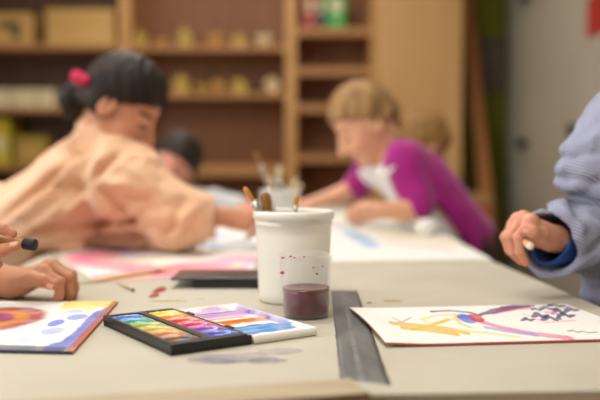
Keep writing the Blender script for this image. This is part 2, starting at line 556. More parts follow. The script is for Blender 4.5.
def snail(label, px, z, r, m, group):
    y0 = 5.6
    x = P(px, 100, y0)[0]
    e = empty("clay_snail", (x, y0, z), label, "clay figure", group)
    bm = bmesh.new()
    rings = []
    nT, nS = 60, 10
    for i in range(nT + 1):
        a = i / nT * 2 * math.pi * 2.1; rr = r * (1 - .8 * i / nT) ; tr = r * .3 * (1 - .55 * i / nT)
        c = Vector((x + (rr - tr) * math.cos(a - 1.57), y0 + .02, z + r + (rr - tr) * math.sin(a - 1.57)))
        n = Vector((math.cos(a - 1.57), 0, math.sin(a - 1.57)))
        rings.append([bm.verts.new(c + (n * math.cos(k / nS * 6.283) + Vector((0, 1, 0)) * math.sin(k / nS * 6.283)) * tr) for k in range(nS)])
    for a, b_ in zip(rings[:-1], rings[1:]):
        for k in range(nS): bm.faces.new((a[k], a[(k + 1) % nS], b_[(k + 1) % nS], b_[k]))
    bm.faces.new(rings[0]); bm.faces.new(rings[-1])
    from_bm("shell", bm, m, e, smooth=True)
    bm = bmesh.new()
    bm_box(bm, (x, y0 + .02, z + .008), (r * 2.0, .03, .016), None, .005)
    from_bm("foot", bm, M_pc[1], e)
    return e
G1, G2 = "small pieces on the upper shelf of the middle bookcase", "small pieces on the lower shelf of the middle bookcase"
house("little yellow wooden house at the left end of the upper middle shelf", 140, S_M[0], .085, .12, M_pc[0], G1)
bowl("flat tan bowl beside the leftmost yellow toy house", 162, S_M[0], .12, .055, M_pc[1], G1)
house("tall yellow wooden house on the upper middle shelf", 185, S_M[0], .09, .135, M_pc[0], G1)
bowl("tan round bowl in the middle of the upper row", 216, S_M[0], .13, .085, M_pc[1], G1)
house("small yellow wooden house right of the tan round bowl, upper row", 239, S_M[0], .09, .10, M_pc[0], G1)
bowl("pale clay bowl at the right end of the upper row", 265, S_M[0], .14, .08, M_pc[2], G1)
house("pale yellow wooden house at the left end of the lower row", 181, S_M[1], .10, .14, M_pc[0], G2)
bowl("flat yellow bowl beside the pale yellow house, lower row", 203, S_M[1], .14, .06, M_pc[0], G2)
bowl("tan clay bowl in the middle of the lower row", 219, S_M[1], .10, .085, M_pc[1], G2)
house("yellow wooden house right of the middle of the lower row", 239, S_M[1], .10, .11, M_pc[0], G2)
snail("white coiled clay snail at the right end of the lower row", 271, S_M[1], .062, M_pc[2], G2)

# ================================================================== TABLES
def xl(y): return -0.48 - 0.06 * y
def xr(y): return 0.53 - 0.06 * y
TH = math.atan(0.06)
M_lam = mat("table_laminate", (196, 178, 150), 0.5)
M_leg = mat("table_leg_steel", (120, 118, 114), 0.4, metal=.8)
M_paper = mat("kraft_cover_paper", (193, 186, 169), 0.62, (186, 178, 160), 6, bump=.06, bscale=60, spec=.35)
Y0T, YMT, Y1T = 0.778, 2.36, 3.9
ct, st = math.cos(TH), math.sin(TH)
def tl(u, v):     # table-local to world: u across (right), v along; origin mid front
    ox, oy = (xl(Y0T) + xr(Y0T)) / 2, Y0T
    return (ox + u * ct - v * st, oy + u * st + v * ct)
WT = 0.503
def table(label, v0, v1):
    c = tl(0, (v0 + v1) / 2)
    e = empty("table", (c[0], c[1], 0), label, "table", "classroom tables")
    prism("tabletop", [tl(-WT + .004, v0), tl(WT - .004, v0), tl(WT - .004, v1), tl(-WT + .004, v1)], TZ - .032, TZ - .003, M_lam, e)
    prism("apron", [tl(-WT + .08, v0 + .08), tl(WT - .08, v0 + .08), tl(WT - .08, v1 - .08), tl(-WT + .08, v1 - .08)], TZ - .08, TZ - .0325, M_leg, e)
    for u in (-WT + .11, WT - .11):
        for v in (v0 + .11, v1 - .11):
            x, y = tl(u, v)
            lathe("leg", [(0, 0), (.019, 0), (.019, .02), (.021, .022), (.021, TZ - .0805), (0, TZ - .0805)], M_leg, e, (x, y, 0), None, 16)
    return e
table("near classroom table under beige paper, with the paint box and cup on it", 0.002, 1.57)
table("far classroom table under beige paper, where the girl in magenta paints", 1.574, 3.1)
o = prism("paper_cover", [tl(-WT, 0), tl(WT, 0), tl(WT, 3.1), tl(-WT, 3.1)], TZ - .0025, TZ, M_paper)
tag(o, "beige kraft paper covering the long painting table", "table cover")

# painted sheets ------------------------------------------------------------
M_paint = attr_mat("painted_paper", .55, .3, bump=.05, bscale=300)
def smooth(e0, e1, x):
    t = np.clip((x - e0) / (e1 - e0), 0, 1); return t * t * (3 - 2 * t)
def poly_d(p, pts):
    d = np.full(len(p), 9.0); tt = np.zeros(len(p))
    L = 0; tot = sum(np.linalg.norm(np.subtract(b, a)) for a, b in zip(pts[:-1], pts[1:])) or 1
    for a, b in zip(pts[:-1], pts[1:]):
        a = np.array(a[:2], float); b = np.array(b[:2], float); ba = b - a
        n2 = max(ba @ ba, 1e-12)
        t = np.clip(((p - a) @ ba) / n2, 0, 1)
        q = np.linalg.norm(p - a - t[:, None] * ba, axis=1)
        m = q < d
        d[m] = q[m]; tt[m] = (L + t[m] * math.sqrt(n2)) / tot
        L += math.sqrt(n2)
    return d, tt
def stroke(cols, p, pts, w, c, al=1.0, seed=0, rough=.35, taper=False, ay=3.0):
    """brush stroke along table points, colour c (sRGB)"""
    pts = [np.asarray(q)[:2] for q in pts]
    k_ = V(1, 1 / ay)
    d, t = poly_d(p * k_, [q * k_ for q in pts])
    p3 = np.c_[p, np.zeros(len(p))]
    n = vnoise(p3, 90, seed) * .9 + vnoise(p3, 260, seed + 5) * .6
    ww = w * (1 - .75 * np.abs(t * 2 - 1) ** 3 if taper else 1)
    m = 1 - smooth(ww * .75, ww * 1.05, d + n * w * rough)
    m = m * al * (0.85 + .3 * vnoise(p3, 40, seed + 9))
    m = np.clip(m, 0, 1)[:, None]
    return cols * (1 - m) + np.array(lin(c)) * m
def blob(cols, p, c, rx, ry, col, al=1.0, seed=0, rough=.3):
    c = np.asarray(c)[:2]
    p3 = np.c_[p, np.zeros(len(p))]
    q = np.sqrt(((p[:, 0] - c[0]) / rx) ** 2 + ((p[:, 1] - c[1]) / ry) ** 2)
    q = q + (vnoise(p3, 60, seed) + vnoise(p3, 160, seed + 3) * .5) * rough
    m = np.clip((1 - smooth(.85, 1.05, q)) * al * (.85 + .3 * vnoise(p3, 50, seed + 8)), 0, 1)[:, None]
    return cols * (1 - m) + np.array(lin(col)) * m
WHITE = lin((238, 236, 230))
def sheet(name, quad, th, fn, res=.0018, curl=None, edge=None, base=WHITE, z=TZ + .0002):
    """quad: four table points (near-left, near-right, far-right, far-left); top skinned with paint colours"""
    q = [np.asarray(a)[:2] for a in quad]
    nu = max(int(max(np.linalg.norm(q[1] - q[0]), np.linalg.norm(q[2] - q[3])) / res), 8)
    nv = max(int(max(np.linalg.norm(q[3] - q[0]), np.linalg.norm(q[2] - q[1])) / res), 8)
    u = np.linspace(0, 1, nu + 1); v = np.linspace(0, 1, nv + 1)
    U, Vv = np.meshgrid(u, v, indexing="ij")
    U = U.ravel(); Vv = Vv.ravel()
    xy = ((1 - U) * (1 - Vv))[:, None] * q[0] + (U * (1 - Vv))[:, None] * q[1] + (U * Vv)[:, None] * q[2] + ((1 - U) * Vv)[:, None] * q[3]
    zz = np.full(len(xy), z + th)
    lift = curl(U, Vv) if curl else np.zeros(len(xy))
    cols = np.tile(np.array(base), (len(xy), 1))
    cols = fn(cols, xy, U, Vv) if fn else cols
    top = np.c_[xy, zz + lift]; bot = np.c_[xy, np.full(len(xy), z) + lift]
    n = len(xy)
    verts = np.concatenate([top, bot])
    cb = np.tile(np.array(base) * .9, (n, 1))
    I = np.arange(n).reshape(nu + 1, nv + 1)
    a = I[:-1, :-1].ravel(); b_ = I[1:, :-1].ravel(); c = I[1:, 1:].ravel(); d = I[:-1, 1:].ravel()
    faces = [np.c_[a, b_, c, d], np.c_[a, d, c, b_] + n]
    for ring in (I[:, 0], I[-1, :], I[::-1, -1], I[0, ::-1]):
        faces.append(np.c_[ring[:-1], ring[:-1] + n, ring[1:] + n, ring[1:]])
    if edge:
        for side, col in edge.items():
            ring = {"near": I[:, 0], "right": I[-1, :], "far": I[:, -1], "left": I[0, :]}[side]
            cb[ring] = lin(col); cols[ring] = lin(col)
    cen = np.r_[np.mean(q, axis=0), z]
    o = mesh_obj(name, [(verts, np.concatenate(faces), np.concatenate([cols, cb]))], M_paint, None, cen)
    o.data.polygons.foreach_set("use_smooth", [False] * len(o.data.polygons))
    return o

T = tab
# --- right painting
def paint_right(c, p, U, Vv):
    c = stroke(c, p, [T(393, 321), T(402, 325), T(411, 320)], .0018, (150, 150, 175), .7, 1)
    c = stroke(c, p, [T(455, 317), T(436, 318), T(421, 322), T(432, 327), T(452, 322), T(470, 318)], .0024, (236, 208, 90), .85, 2)
    c = stroke(c, p, [T(392, 327), T(416, 328), T(442, 331), T(466, 335)], .0052, (216, 178, 50), .95, 3, .6)
    c = stroke(c, p, [T(403, 331), T(428, 333), T(456, 337)], .0042, (224, 182, 50), .95, 4, .6)
    c = stroke(c, p, [T(448, 322), T(432, 328), T(412, 333)], .0032, (222, 186, 60), .9, 5, .5)
    c = stroke(c, p, [T(458, 333), T(490, 336), T(520, 340)], .0024, (232, 214, 110), .8, 6)
    c = stroke(c, p, [T(455, 318), T(460, 326), T(470, 330)], .0030, (240, 190, 80), .8, 7)
    c = stroke(c, p, [T(476, 323), T(500, 330), T(530, 336), T(570, 341)], .0050, (222, 110, 150), .9, 8, .3)
    c = stroke(c, p, [T(486, 330), T(506, 334), T(536, 338)], .0034, (130, 150, 226), .8, 9, .4)
    c = stroke(c, p, [T(431, 314), T(450, 313), T(470, 315), T(480, 318)], .0024, (76, 52, 130), .95, 10, .4)
    c = stroke(c, p, [T(478, 318), T(496, 313), T(514, 309), T(534, 308)], .0058, (92, 38, 104), .97, 11, .35, True)
    c = stroke(c, p, [T(492, 316), T(512, 312), T(530, 310)], .0030, (190, 60, 110), .7, 12, .4)
    b0 = T(471, 321)
    c = blob(c, p, b0 + V(-.006, 0, 0), .012, .036, (66, 100, 214), .97, 13, .12)
    c = blob(c, p, b0 + V(.008, .002, 0), .010, .032, (206, 44, 58), .97, 14, .15)
    for k, (x, y, w, h, col) in enumerate([(528, 322, 7, 2, (44, 34, 96)), (540, 318, 8, 3, (52, 36, 104)), (552, 321, 10, 2.5, (40, 30, 92)), (548, 311, 9, 2, (60, 40, 120)),
                                           (560, 314, 8, 3, (38, 28, 84)), (566, 318, 9, 2.5, (50, 34, 100)), (537, 312, 6, 1.6, (90, 60, 140)), (556, 308, 10, 1.6, (66, 46, 128)), (572, 312, 7, 1.6, (96, 74, 150))]):
        c = stroke(c, p, [T(x - w, y + h * .8), T(x - w * .3, y - h * .8), T(x + w * .3, y + h * .5), T(x + w, y - h * .3)], .0026 + .0006 * (k % 3), col, .97, 20 + k, .9, True)
    c = blob(c, p, T(551, 315), .010, .010, (240, 150, 170), .8, 40)
    c = stroke(c, p, [T(523, 316), T(545, 325), T(575, 323)], .0022, (236, 160, 180), .7, 42, .5)
    c = stroke(c, p, [T(568, 334), T(573, 333), T(577, 335), T(583, 334), T(588, 335.5), T(597, 335)], .0013, (110, 126, 110), .9, 43, .4)
    return c
qn0, qn1, qf0 = T(385, 348), T(600, 342), T(349, 311)
dirn = unit((qn1 - qn0)); qn1 = qn0 + dirn * .34; qf1 = qf0 + unit(T(572, 306) - qf0) * .335
def curl_r(U, Vv):
    return .006 * np.exp(-((U) / .10) ** 2) * np.sin(np.clip(Vv, 0, 1) * math.pi * .75 + .5) + .0012
o = sheet("painting", [qn0, qn1, qf1, qf0], .0022, paint_right, .0014, curl_r, {"near": (206, 96, 84), "left": (150, 104, 76)})
tag(o, "white painting with purple, navy and yellow strokes before the child in striped sleeves", "painting", "children's paintings")
# --- left painting
def paint_left(c, p, U, Vv):
    e0 = T(-8, 322)
    c = blob(c, p, e0, .074, .095, (170, 40, 40), 1, 50, .08)
    c = blob(c, p, e0 + V(-.004, 0, 0), .056, .066, (222, 146, 50), 1, 51, .10)
    c = blob(c, p, e0 + V(-.012, .002, 0), .042, .046, (160, 44, 136), 1, 52, .14)
    c = blob(c, p, e0 + V(-.02, .002, 0), .024, .026, (120, 60, 170), .9, 53, .14)
    c = stroke(c, p, [T(74, 306), T(95, 305), T(114, 305)], .016, (240, 204, 80), .95, 54, .4)
    c = stroke(c, p, [T(64, 311), T(80, 309), T(92, 311)], .007, (246, 226, 130), .85, 55, .6)
    for k, (x, y, rx, ry, al, col) in enumerate([(75, 314, .014, .007, .55, (160, 176, 232)), (77, 320, .015, .010, .8, (130, 150, 226)), (56, 326, .011, .011, .95, (110, 126, 220)),
                                                 (53, 334, .016, .010, .7, (158, 174, 232)), (32, 341, .017, .011, .4, (186, 190, 226)), (20, 345, .012, .008, .3, (196, 196, 226))]):
        c = blob(c, p, T(x, y), rx * .95, ry * 2.3, col, min(1, al * 1.15), 60 + k, .22)
    c = stroke(c, p, [T(119, 309), T(103, 316), T(94, 326), T(84, 337), T(70, 347), T(56, 351)], .0165, (84, 100, 196), 1, 70, .3, False, 1.6)
    c = stroke(c, p, [T(118, 304), T(104, 318.5), T(73, 353.5)], .0085, (176, 92, 52), 1, 72, .4, False, 1.5)
    c = stroke(c, p, [T(62, 353.5), T(30, 352), T(-30, 350)], .0050, (50, 54, 90), .95, 71, .5)
    return c
l_nr, l_fr = T(73, 355), T(118, 304)
l_nl = l_nr + V(-.30, .028, 0); l_fl = l_fr + V(-.30, .0, 0)
o = sheet("painting", [l_nl, l_nr, l_fr, l_fl], .0040, paint_left, .0016, None, {"near": (52, 58, 66), "right": (176, 98, 56)})
tag(o, "painting with a red and purple eye and blue border, on a thick orange-edged pad", "painting", "children's paintings")
# --- pink painting of the peach girl
def paint_pink(c, p, U, Vv):
    p3 = np.c_[p, np.zeros(len(p))]
    for k in range(20):
        x = 70 + 180 * ((k * .618) % 1); y = 254 + 26 * ((k * .382 + .2) % 1)
        col = [(240, 120, 150), (246, 160, 180), (238, 100, 124), (246, 196, 170), (206, 176, 222), (250, 224, 160)][k % 6]
        c = stroke(c, p, [T(x - 16, y + 1), T(x + 2, y - 1), T(x + 22, y + .5)], .02, col, .75, 80 + k, .6)
    c = stroke(c, p, [T(80, 262), T(130, 268), T(200, 275), T(240, 272)], .024, (240, 104, 136), .8, 110, .5)
    c = blob(c, p, T(150, 262), .05, .03, (250, 226, 190), .8, 111)
    c = blob(c, p, T(133, 255), .04, .03, (210, 190, 236), .7, 112)
    return c
o = sheet("painting", [T(96, 283), T(250, 273), T(262, 250), T(54, 252)], .0015, paint_pink, .004, lambda U, Vv: .004 * np.sin(U * 9) ** 2 * Vv)
tag(o, "pink and white painting in front of the girl in the peach smock", "painting", "children's paintings")
# --- white and blue painting between girl and bucket
def paint_blue(c, p, U, Vv):
    c = blob(c, p, T(208, 245), .035, .05, (96, 150, 226), .85, 120)
    c = blob(c, p, T(222, 236), .04, .06, (120, 180, 236), .7, 121)
    c = stroke(c, p, [T(218, 248), T(236, 244), T(262, 247)], .022, (90, 110, 140), .6, 122)
    c = blob(c, p, T(243, 240), .03, .04, (180, 200, 240), .7, 123)
    return c
o = sheet("painting", [T(190, 251.5), T(300, 252.5), T(300, 227), T(207, 227)], .0015, paint_blue, .005)
tag(o, "white painting with blue daubs behind the pink one and the bucket", "painting", "children's paintings")
# --- big pale painting of the girl in magenta, and one behind it
def paint_pale(c, p, U, Vv):
    c = stroke(c, p, [T(348, 234), T(358, 238), T(370, 246)], .028, (120, 180, 226), .8, 130, .3)
    c = stroke(c, p, [T(385, 236), T(420, 240), T(452, 244)], .02, (244, 224, 170), .8, 131, .4)
    c = stroke(c, p, [T(390, 243), T(420, 247), T(450, 250)], .016, (240, 206, 190), .7, 132, .4)
    c = stroke(c, p, [T(372, 232), T(400, 234), T(424, 238)], .02, (220, 226, 200), .7, 133, .4)
    c = blob(c, p, T(350, 244), .04, .07, (226, 230, 238), .8, 134)
    return c
o = sheet("painting", [T(332, 262), T(492, 260), T(432, 229), T(322, 229)], .0015, paint_pale, .005, lambda U, Vv: .003 * Vv)
tag(o, "large pale painting with a light blue stroke by the girl in magenta", "painting", "children's paintings")
def paint_far(c, p, U, Vv):
    c = blob(c, p, T(350, 219), .05, .2, (232, 228, 190), .8, 140)
    c = stroke(c, p, [T(372, 217), T(392, 220), T(405, 224)], .03, (236, 226, 214), .8, 141)
    return c
o = sheet("painting", [T(315, 227.5), T(405, 226), T(383, 212), T(318, 212)], .0015, paint_far, .008)
tag(o, "faint cream painting at the far end of the table, under the girl's arms", "painting", "children's paintings")

# --- duct tape
M_tape = mat("grey_duct_tape", (112, 112, 110), .42, (84, 84, 84), 30, (1, .25, 1), bump=.25, bscale=60, spec=.5)
M_tape2 = mat("worn_tape_crease", (128, 128, 126), .5, (104, 104, 102), 60)
a0, a1, b0, b1 = T(331, 291), T(357, 291), T(340, 379), T(391, 385.5)
bm = bmesh.new()
NV, NU = 60, 8
rows = []
for i in range(NV + 1):
    t = i / NV
    L_ = b0 + (a0 - b0) * t; R_ = b1 + (a1 - b1) * t
    row = []
    for j in range(NU + 1):
        s = j / NU
        q = L_ + (R_ - L_) * s
        jag = (random.uniform(-.002, .002) if j in (0, NU) else 0)
        zz = TZ + .0005 + .0010 * math.exp(-((s - .42) / .06) ** 2) + .0006 * (vnoise(q[None], 50, 3)[0] + .5)
        row.append(bm.verts.new((q[0] + jag * .3, q[1], zz)))
    rows.append(row)
for i in range(NV):
    for j in range(NU):
        f = bm.faces.new((rows[i][j], rows[i][j + 1], rows[i + 1][j + 1], rows[i + 1][j]))
        f.smooth = True
        f.material_index = 1 if j == 3 else 0
ext = bmesh.ops.extrude_face_region(bm, geom=list(bm.faces))
for v in ext["geom"]:
    if isinstance(v, bmesh.types.BMVert): v.co.z = TZ + .0001
o = from_bm("tape_strip", bm, [M_tape, M_tape2], loc=tuple(np.r_[((a0 + b1) / 2)[:2], TZ + .0001]))
tag(o, "strip of grey duct tape running along the beige paper", "tape")

# --- cardboard flap at the near edge
M_kraft = mat("corrugated_card", (184, 168, 142), .8, (172, 154, 126), 30, (.2, 1, 1))
M_kraft_e = mat("card_edge", (132, 92, 60), .9, (112, 76, 48), 80)
c1, c2 = T(349, 385.5), T(165, 398)
nrm = V(c1[1] - c2[1], -(c1[0] - c2[0]), 0); nrm = unit(nrm)
d12 = unit(c1 - c2)
c2 = c1 - d12 * .42
ob = empty("cardboard_piece", tuple(np.r_[((c1 + c2) / 2)[:2], TZ]), "thick cardboard piece at the near edge of the table", "cardboard")
pts = [c2 + nrm * .052, c1 + nrm * .052 + d12 * .004, c1, c2]
prism("core", [p_[:2] for p_ in pts], TZ + .0002, TZ + .0055, M_kraft_e, ob)
prism("face_sheet", [p_[:2] for p_ in pts], TZ + .0056, TZ + .0072, M_kraft, ob)

# --- paint stains on the cover
def stain(label, quads, col, name="paint_stain", alpha=(0, .9)):
    m, nt, bs = new_mat(name + "_wash")
    bs.inputs["Base Color"].default_value = (*lin(col), 1); bs.inputs["Roughness"].default_value = .6; bs.inputs["Specular IOR Level"].default_value = .2
    tcn = nt.nodes.new("ShaderNodeTexCoord"); nz = nt.nodes.new("ShaderNodeTexNoise"); nz.inputs["Scale"].default_value = 16; nz.inputs["Detail"].default_value = 5
    mpn = nt.nodes.new("ShaderNodeMapping"); mpn.inputs["Scale"].default_value = (1, .45, 1)
    nt.links.new(tcn.outputs["Object"], mpn.inputs["Vector"]); nt.links.new(mpn.outputs["Vector"], nz.inputs["Vector"])
    mrn = nt.nodes.new("ShaderNodeMapRange"); mrn.inputs["From Min"].default_value = .38; mrn.inputs["From Max"].default_value = .62
    mrn.inputs["To Min"].default_value = alpha[0]; mrn.inputs["To Max"].default_value = alpha[1]
    nt.links.new(nz.outputs["Fac"], mrn.inputs["Value"]); nt.links.new(mrn.outputs["Result"], bs.inputs["Alpha"])
    bm = bmesh.new()
    cen = None
    for (px, py, rx, ry, n) in quads:
        c = T(px, py)
        if cen is None: cen = c
        vs = []
        for k in range(28):
            a = k / 28 * 2 * math.pi
            r = 1 + .35 * vnoise(np.array([[math.cos(a), math.sin(a), n]]), 1.6, n)[0] * 2
            vs.append(bm.verts.new((c[0] + rx * r * math.cos(a), c[1] + ry * r * math.sin(a), TZ + .0002 + .00005 * n)))
        f = bm.faces.new(vs)
        if f.normal.z < 0: f.normal_flip()
        e_ = bmesh.ops.extrude_face_region(bm, geom=[f])
        for v in e_["geom"]:
            if isinstance(v, bmesh.types.BMVert): v.co.z = TZ + .0003 + .00008 * n
    o = from_bm(name, bm, m, loc=tuple(np.r_[cen[:2], TZ + .0002]))
    return tag(o, label, "paint stain", "dried paint stains on the cover")
stain("pale blue-grey paint smear on the paper in front of the paint box", [(240, 358, .050, .022, 1), (276, 352, .026, .018, 2), (266, 361, .024, .012, 3), (212, 361, .026, .014, 4)], (150, 144, 172), alpha=(.06, .26))
stain("small dark red paint blot on the paper behind the paint box", [(158, 291, .010, .030, 2), (154, 296, .009, .018, 3), (161, 289, .008, .022, 4)], (164, 62, 58), alpha=(.75, 1))
stain("yellow-green paint streak on the paper behind the paint box", [(172, 301, .03, .007, 1), (190, 299, .02, .005, 2)], (206, 200, 110))
stain("yellowish paint smudge right of the grey tape", [(392, 301, .016, .014, 2)], (206, 190, 130))
stain("small dark speck of paint beside the tape", [(369, 303, .005, .006, 3)], (130, 122, 106))

# ================================================================== BRUSHES
M_ferr = mat("ferrule_metal", (190, 188, 182), .3, metal=.9)
M_brW = mat("white_lacquer_handle", (232, 226, 214), .35)
M_brT = mat("tan_wood_handle", (196, 156, 96), .45, (182, 140, 82), 10, (1, 1, .2))
M_brB = mat("black_lacquer_handle", (46, 40, 38), .35)
M_brO = mat("orange_bristles", (212, 142, 62), .6, (190, 116, 42), 60, (1, 1, .1), bump=.4)
M_brN = mat("tan_bristles", (170, 124, 66), .7, (148, 104, 52), 60, (1, 1, .1), bump=.4)
M_brK = mat("pale_bristles", (226, 212, 178), .7, (206, 190, 150), 60, (1, 1, .1), bump=.4)
def brush(label, tip, tail, r, mb, mh, flat=1.0, hair=.028, ferr=.03, group=None, name="paintbrush"):
    """bristles end at tip, handle ends at tail"""
    tip = np.array(tip, float); tail = np.array(tail, float)
    L = np.linalg.norm(tip - tail); d = unit(tip - tail)
    e = empty(name, tuple(tail), label, "paintbrush", group)
    R = dir_rot(d)
    def piece(nm, prof, m, fl):
        bm = bmesh.new()
        bm_lathe(bm, prof, (0, 0, 0), None, 20)
        bmesh.ops.transform(bm, matrix=Matrix.Translation(tail) @ R.to_4x4() @ Matrix.Diagonal((1, fl, 1, 1)), verts=bm.verts)
        return from_bm(nm, bm, m, e, smooth=True)
    h0 = L - hair - ferr
    piece("handle", [(0, 0), (r * .35, .002), (r * .55, h0 * .3), (r * .8, h0 * .75), (r * .72, h0)], m=mh, fl=1)
    piece("ferrule", [(r * .74, h0 - .004), (r * .8, h0), (r * .95, h0 + ferr * .5), (r, h0 + ferr), (0, h0 + ferr)], M_ferr, (1 + flat) / 2)
    piece("bristles", [(r * .95, h0 + ferr - .002), (r * 1.12, h0 + ferr + hair * .45), (r * .98, L - hair * .15), (r * .5, L - .001), (0, L)], mb, flat)
    return e

# ================================================================== BUCKET + CUP
M_tub = mat("cream_plastic", (238, 236, 227), .38, (232, 230, 220), 4, spec=.45, sss=.15)
bc = T(293.5, 300) ; bc = bc + V(0, .0, 0)
sc_b = 8.333 / bc[1] / 10        # px per mm at the tub
RB = 40.5 / (833.3 / bc[1])
HB = (300 - 209.5) / (833.3 / bc[1])
RB0 = RB * .86
be = empty("tub", tuple(np.r_[bc[:2], TZ + .0003]), "white plastic tub of paintbrushes standing behind the clear cup", "tub")
z0 = TZ + .0003
prof = [(0, 0), (RB0 - .004, 0), (RB0, .004)]
for k in range(1, 9): prof.append((RB0 + (RB - .0035 - RB0) * k / 9, .004 + (HB * .84 - .004) * k / 8))
hz = HB
prof += [(RB - .0028, HB * .845), (RB - .0022, HB * .87), (RB - .003, HB * .875), (RB - .0026, HB - .013), (RB, HB - .0125), (RB + .0004, HB - .003), (RB - .001, HB), (RB - .003, HB - .001), (RB - .0045, HB - .006), (RB0 - .003, .006), (0, .005)]
lathe("body", prof, M_tub, be, (bc[0], bc[1], z0), None, 72)
# embossed tear tab on the rim band
bm = bmesh.new()
for k, (wd, dz) in enumerate(((.030, .010), (.05, .004))):
    n_ = 16
    ro = RB + .0006 - k * .0016
    top = []; bo = []
    for i in range(n_ + 1):
        a = -math.pi / 2 + ((i / n_) - .5) * wd / RB * 2 + .08
        sag = math.sqrt(max(0, 1 - ((i / n_) * 2 - 1) ** 2))
        top.append((ro * math.cos(a), ro * math.sin(a), HB - .012)); bo.append((ro * math.cos(a), ro * math.sin(a), HB - .0125 - dz * sag))
    tv = [bm.verts.new(Vector(t) + Vector((bc[0], bc[1], z0))) for t in top]; bv = [bm.verts.new(Vector(t) + Vector((bc[0], bc[1], z0))) for t in bo]
    for i in range(n_): bm.faces.new((tv[i], tv[i + 1], bv[i + 1], bv[i]))
bmesh.ops.solidify(bm, geom=list(bm.faces), thickness=.0014)
from_bm("tear_tab", bm, M_tub, be, smooth=False)
# murky water inside
lathe("paint_water", [(0, .007), (RB0 - .005, .008), (RB0 - .002, HB * .55), (0, HB * .55)], mat("murky_water", (150, 130, 120), .1, trans=.2), be, (bc[0], bc[1], z0))
BC = np.r_[bc[:2], z0]
def in_tub(tip, base_off):
    return BC + V(*base_off)
GB = "paintbrushes in the white tub"
brush("flat paintbrush with orange bristles tilting left out of the white tub", P(244, 187, bc[1] - .01), BC + V(.030, .0, .014), .0088, M_brO, M_brW, .45, .026, .034, GB)
brush("broad paintbrush with brown bristles upright in the white tub", P(265, 192, bc[1] + .005), BC + V(-.022, -.005, .014), .0112, M_brN, M_brT, .55, .030, .026, GB)
brush("fine paintbrush with short orange tip in the middle of the tub", P(296.5, 195, bc[1] + .01), BC + V(-.008, .01, .014), .0042, M_brO, M_brW, .9, .016, .03, GB)
brush("paintbrush with white handle and dark end behind the brown-bristled brush", BC + V(-.004, .03, .014), P(268, 186, bc[1] + .03), .0065, M_brN, M_brW, .7, .02, .026, GB)

# clear cup
cc = T(306, 316.5)
spx = 833.3 / cc[1]
RC = 28.0 / spx; HC = (316.5 - 253.0) / spx; RC0 = 23.0 / spx
M_clear, nt, b = new_mat("clear_plastic")
b.inputs["Base Color"].default_value = (.86, .84, .83, 1); b.inputs["Roughness"].default_value = .22; b.inputs["Specular IOR Level"].default_value = .6
tr_ = nt.nodes.new("ShaderNodeBsdfTransparent"); mx_ = nt.nodes.new("ShaderNodeMixShader"); lw_ = nt.nodes.new("ShaderNodeLayerWeight")
lw_.inputs["Blend"].default_value = .25
mr_ = nt.nodes.new("ShaderNodeMapRange"); mr_.inputs["To Min"].default_value = .02; mr_.inputs["To Max"].default_value = .34
nt.links.new(lw_.outputs["Facing"], mr_.inputs["Value"]); nt.links.new(mr_.outputs["Result"], mx_.inputs["Fac"])
nt.links.new(tr_.outputs[0], mx_.inputs[1]); nt.links.new(b.outputs[0], mx_.inputs[2])
nt.links.new(mx_.outputs[0], nt.nodes["Material Output"].inputs["Surface"])
M_wine = mat("plum_paint_water", (98, 24, 34), .12, (84, 18, 28), 14, spec=.5)
ce = empty("cup", tuple(np.r_[cc[:2], TZ + .0003]), "clear plastic cup half full of plum red paint water", "cup")
def rc(z): return RC0 + (RC - .0022 - RC0) * z / HC
t = .0009
lathe("body", [(0, 0), (RC0 - .002, 0), (RC0, .002)] + [(rc(HC * k / 8), HC * k / 8) for k in range(1, 8)] + [(rc(HC - .004), HC - .004), (RC, HC - .0035), (RC + .0004, HC - .001), (RC - .0008, HC), (RC - .0028, HC - .001)]
      + [(rc(HC * k / 8) - t, HC * k / 8) for k in range(7, 0, -1)] + [(RC0 - t, .003), (0, .0022)], M_clear, ce, (cc[0], cc[1], z0), None, 64)
WL = HC * .47
lathe("paint_water", [(0, .0026), (RC0 - t - .0006, .0034)] + [(rc(WL * k / 6) - t - .0004, .0034 + (WL - .0034) * k / 6) for k in range(1, 7)] + [(rc(WL) - t - .004, WL - .0006), (0, WL - .0008)], M_wine, ce, (cc[0], cc[1], z0), None, 64)
M_drop = mat("red_paint_drop", (196, 52, 80), .4); M_drop2 = mat("dark_paint_drop", (110, 60, 60), .4)
for (a, z, r, m) in ((-2.55, .965, .0020, M_drop), (-2.15, 1.0, .0018, M_drop), (-2.0, .985, .0015, M_drop2), (-1.65, 1.0, .0013, M_drop2), (-1.15, .73, .0017, M_drop2), (-2.75, .72, .0030, M_drop), (-1.3, .83, .0013, M_drop), (-0.9, .84, .0011, M_drop2)):
    rr = rc(HC * z) + (.0018 if z > .95 else .0002)
    bm = bmesh.new()
    bmesh.ops.create_icosphere(bm, subdivisions=2, radius=r)
    bmesh.ops.transform(bm, matrix=Matrix.Translation((cc[0] + rr * math.cos(a), cc[1] + rr * math.sin(a), z0 + HC * z)) @ Matrix.Diagonal((1.1, 1.1, .8, 1)), verts=bm.verts)
    from_bm("paint_drop", bm, m, ce, smooth=True)

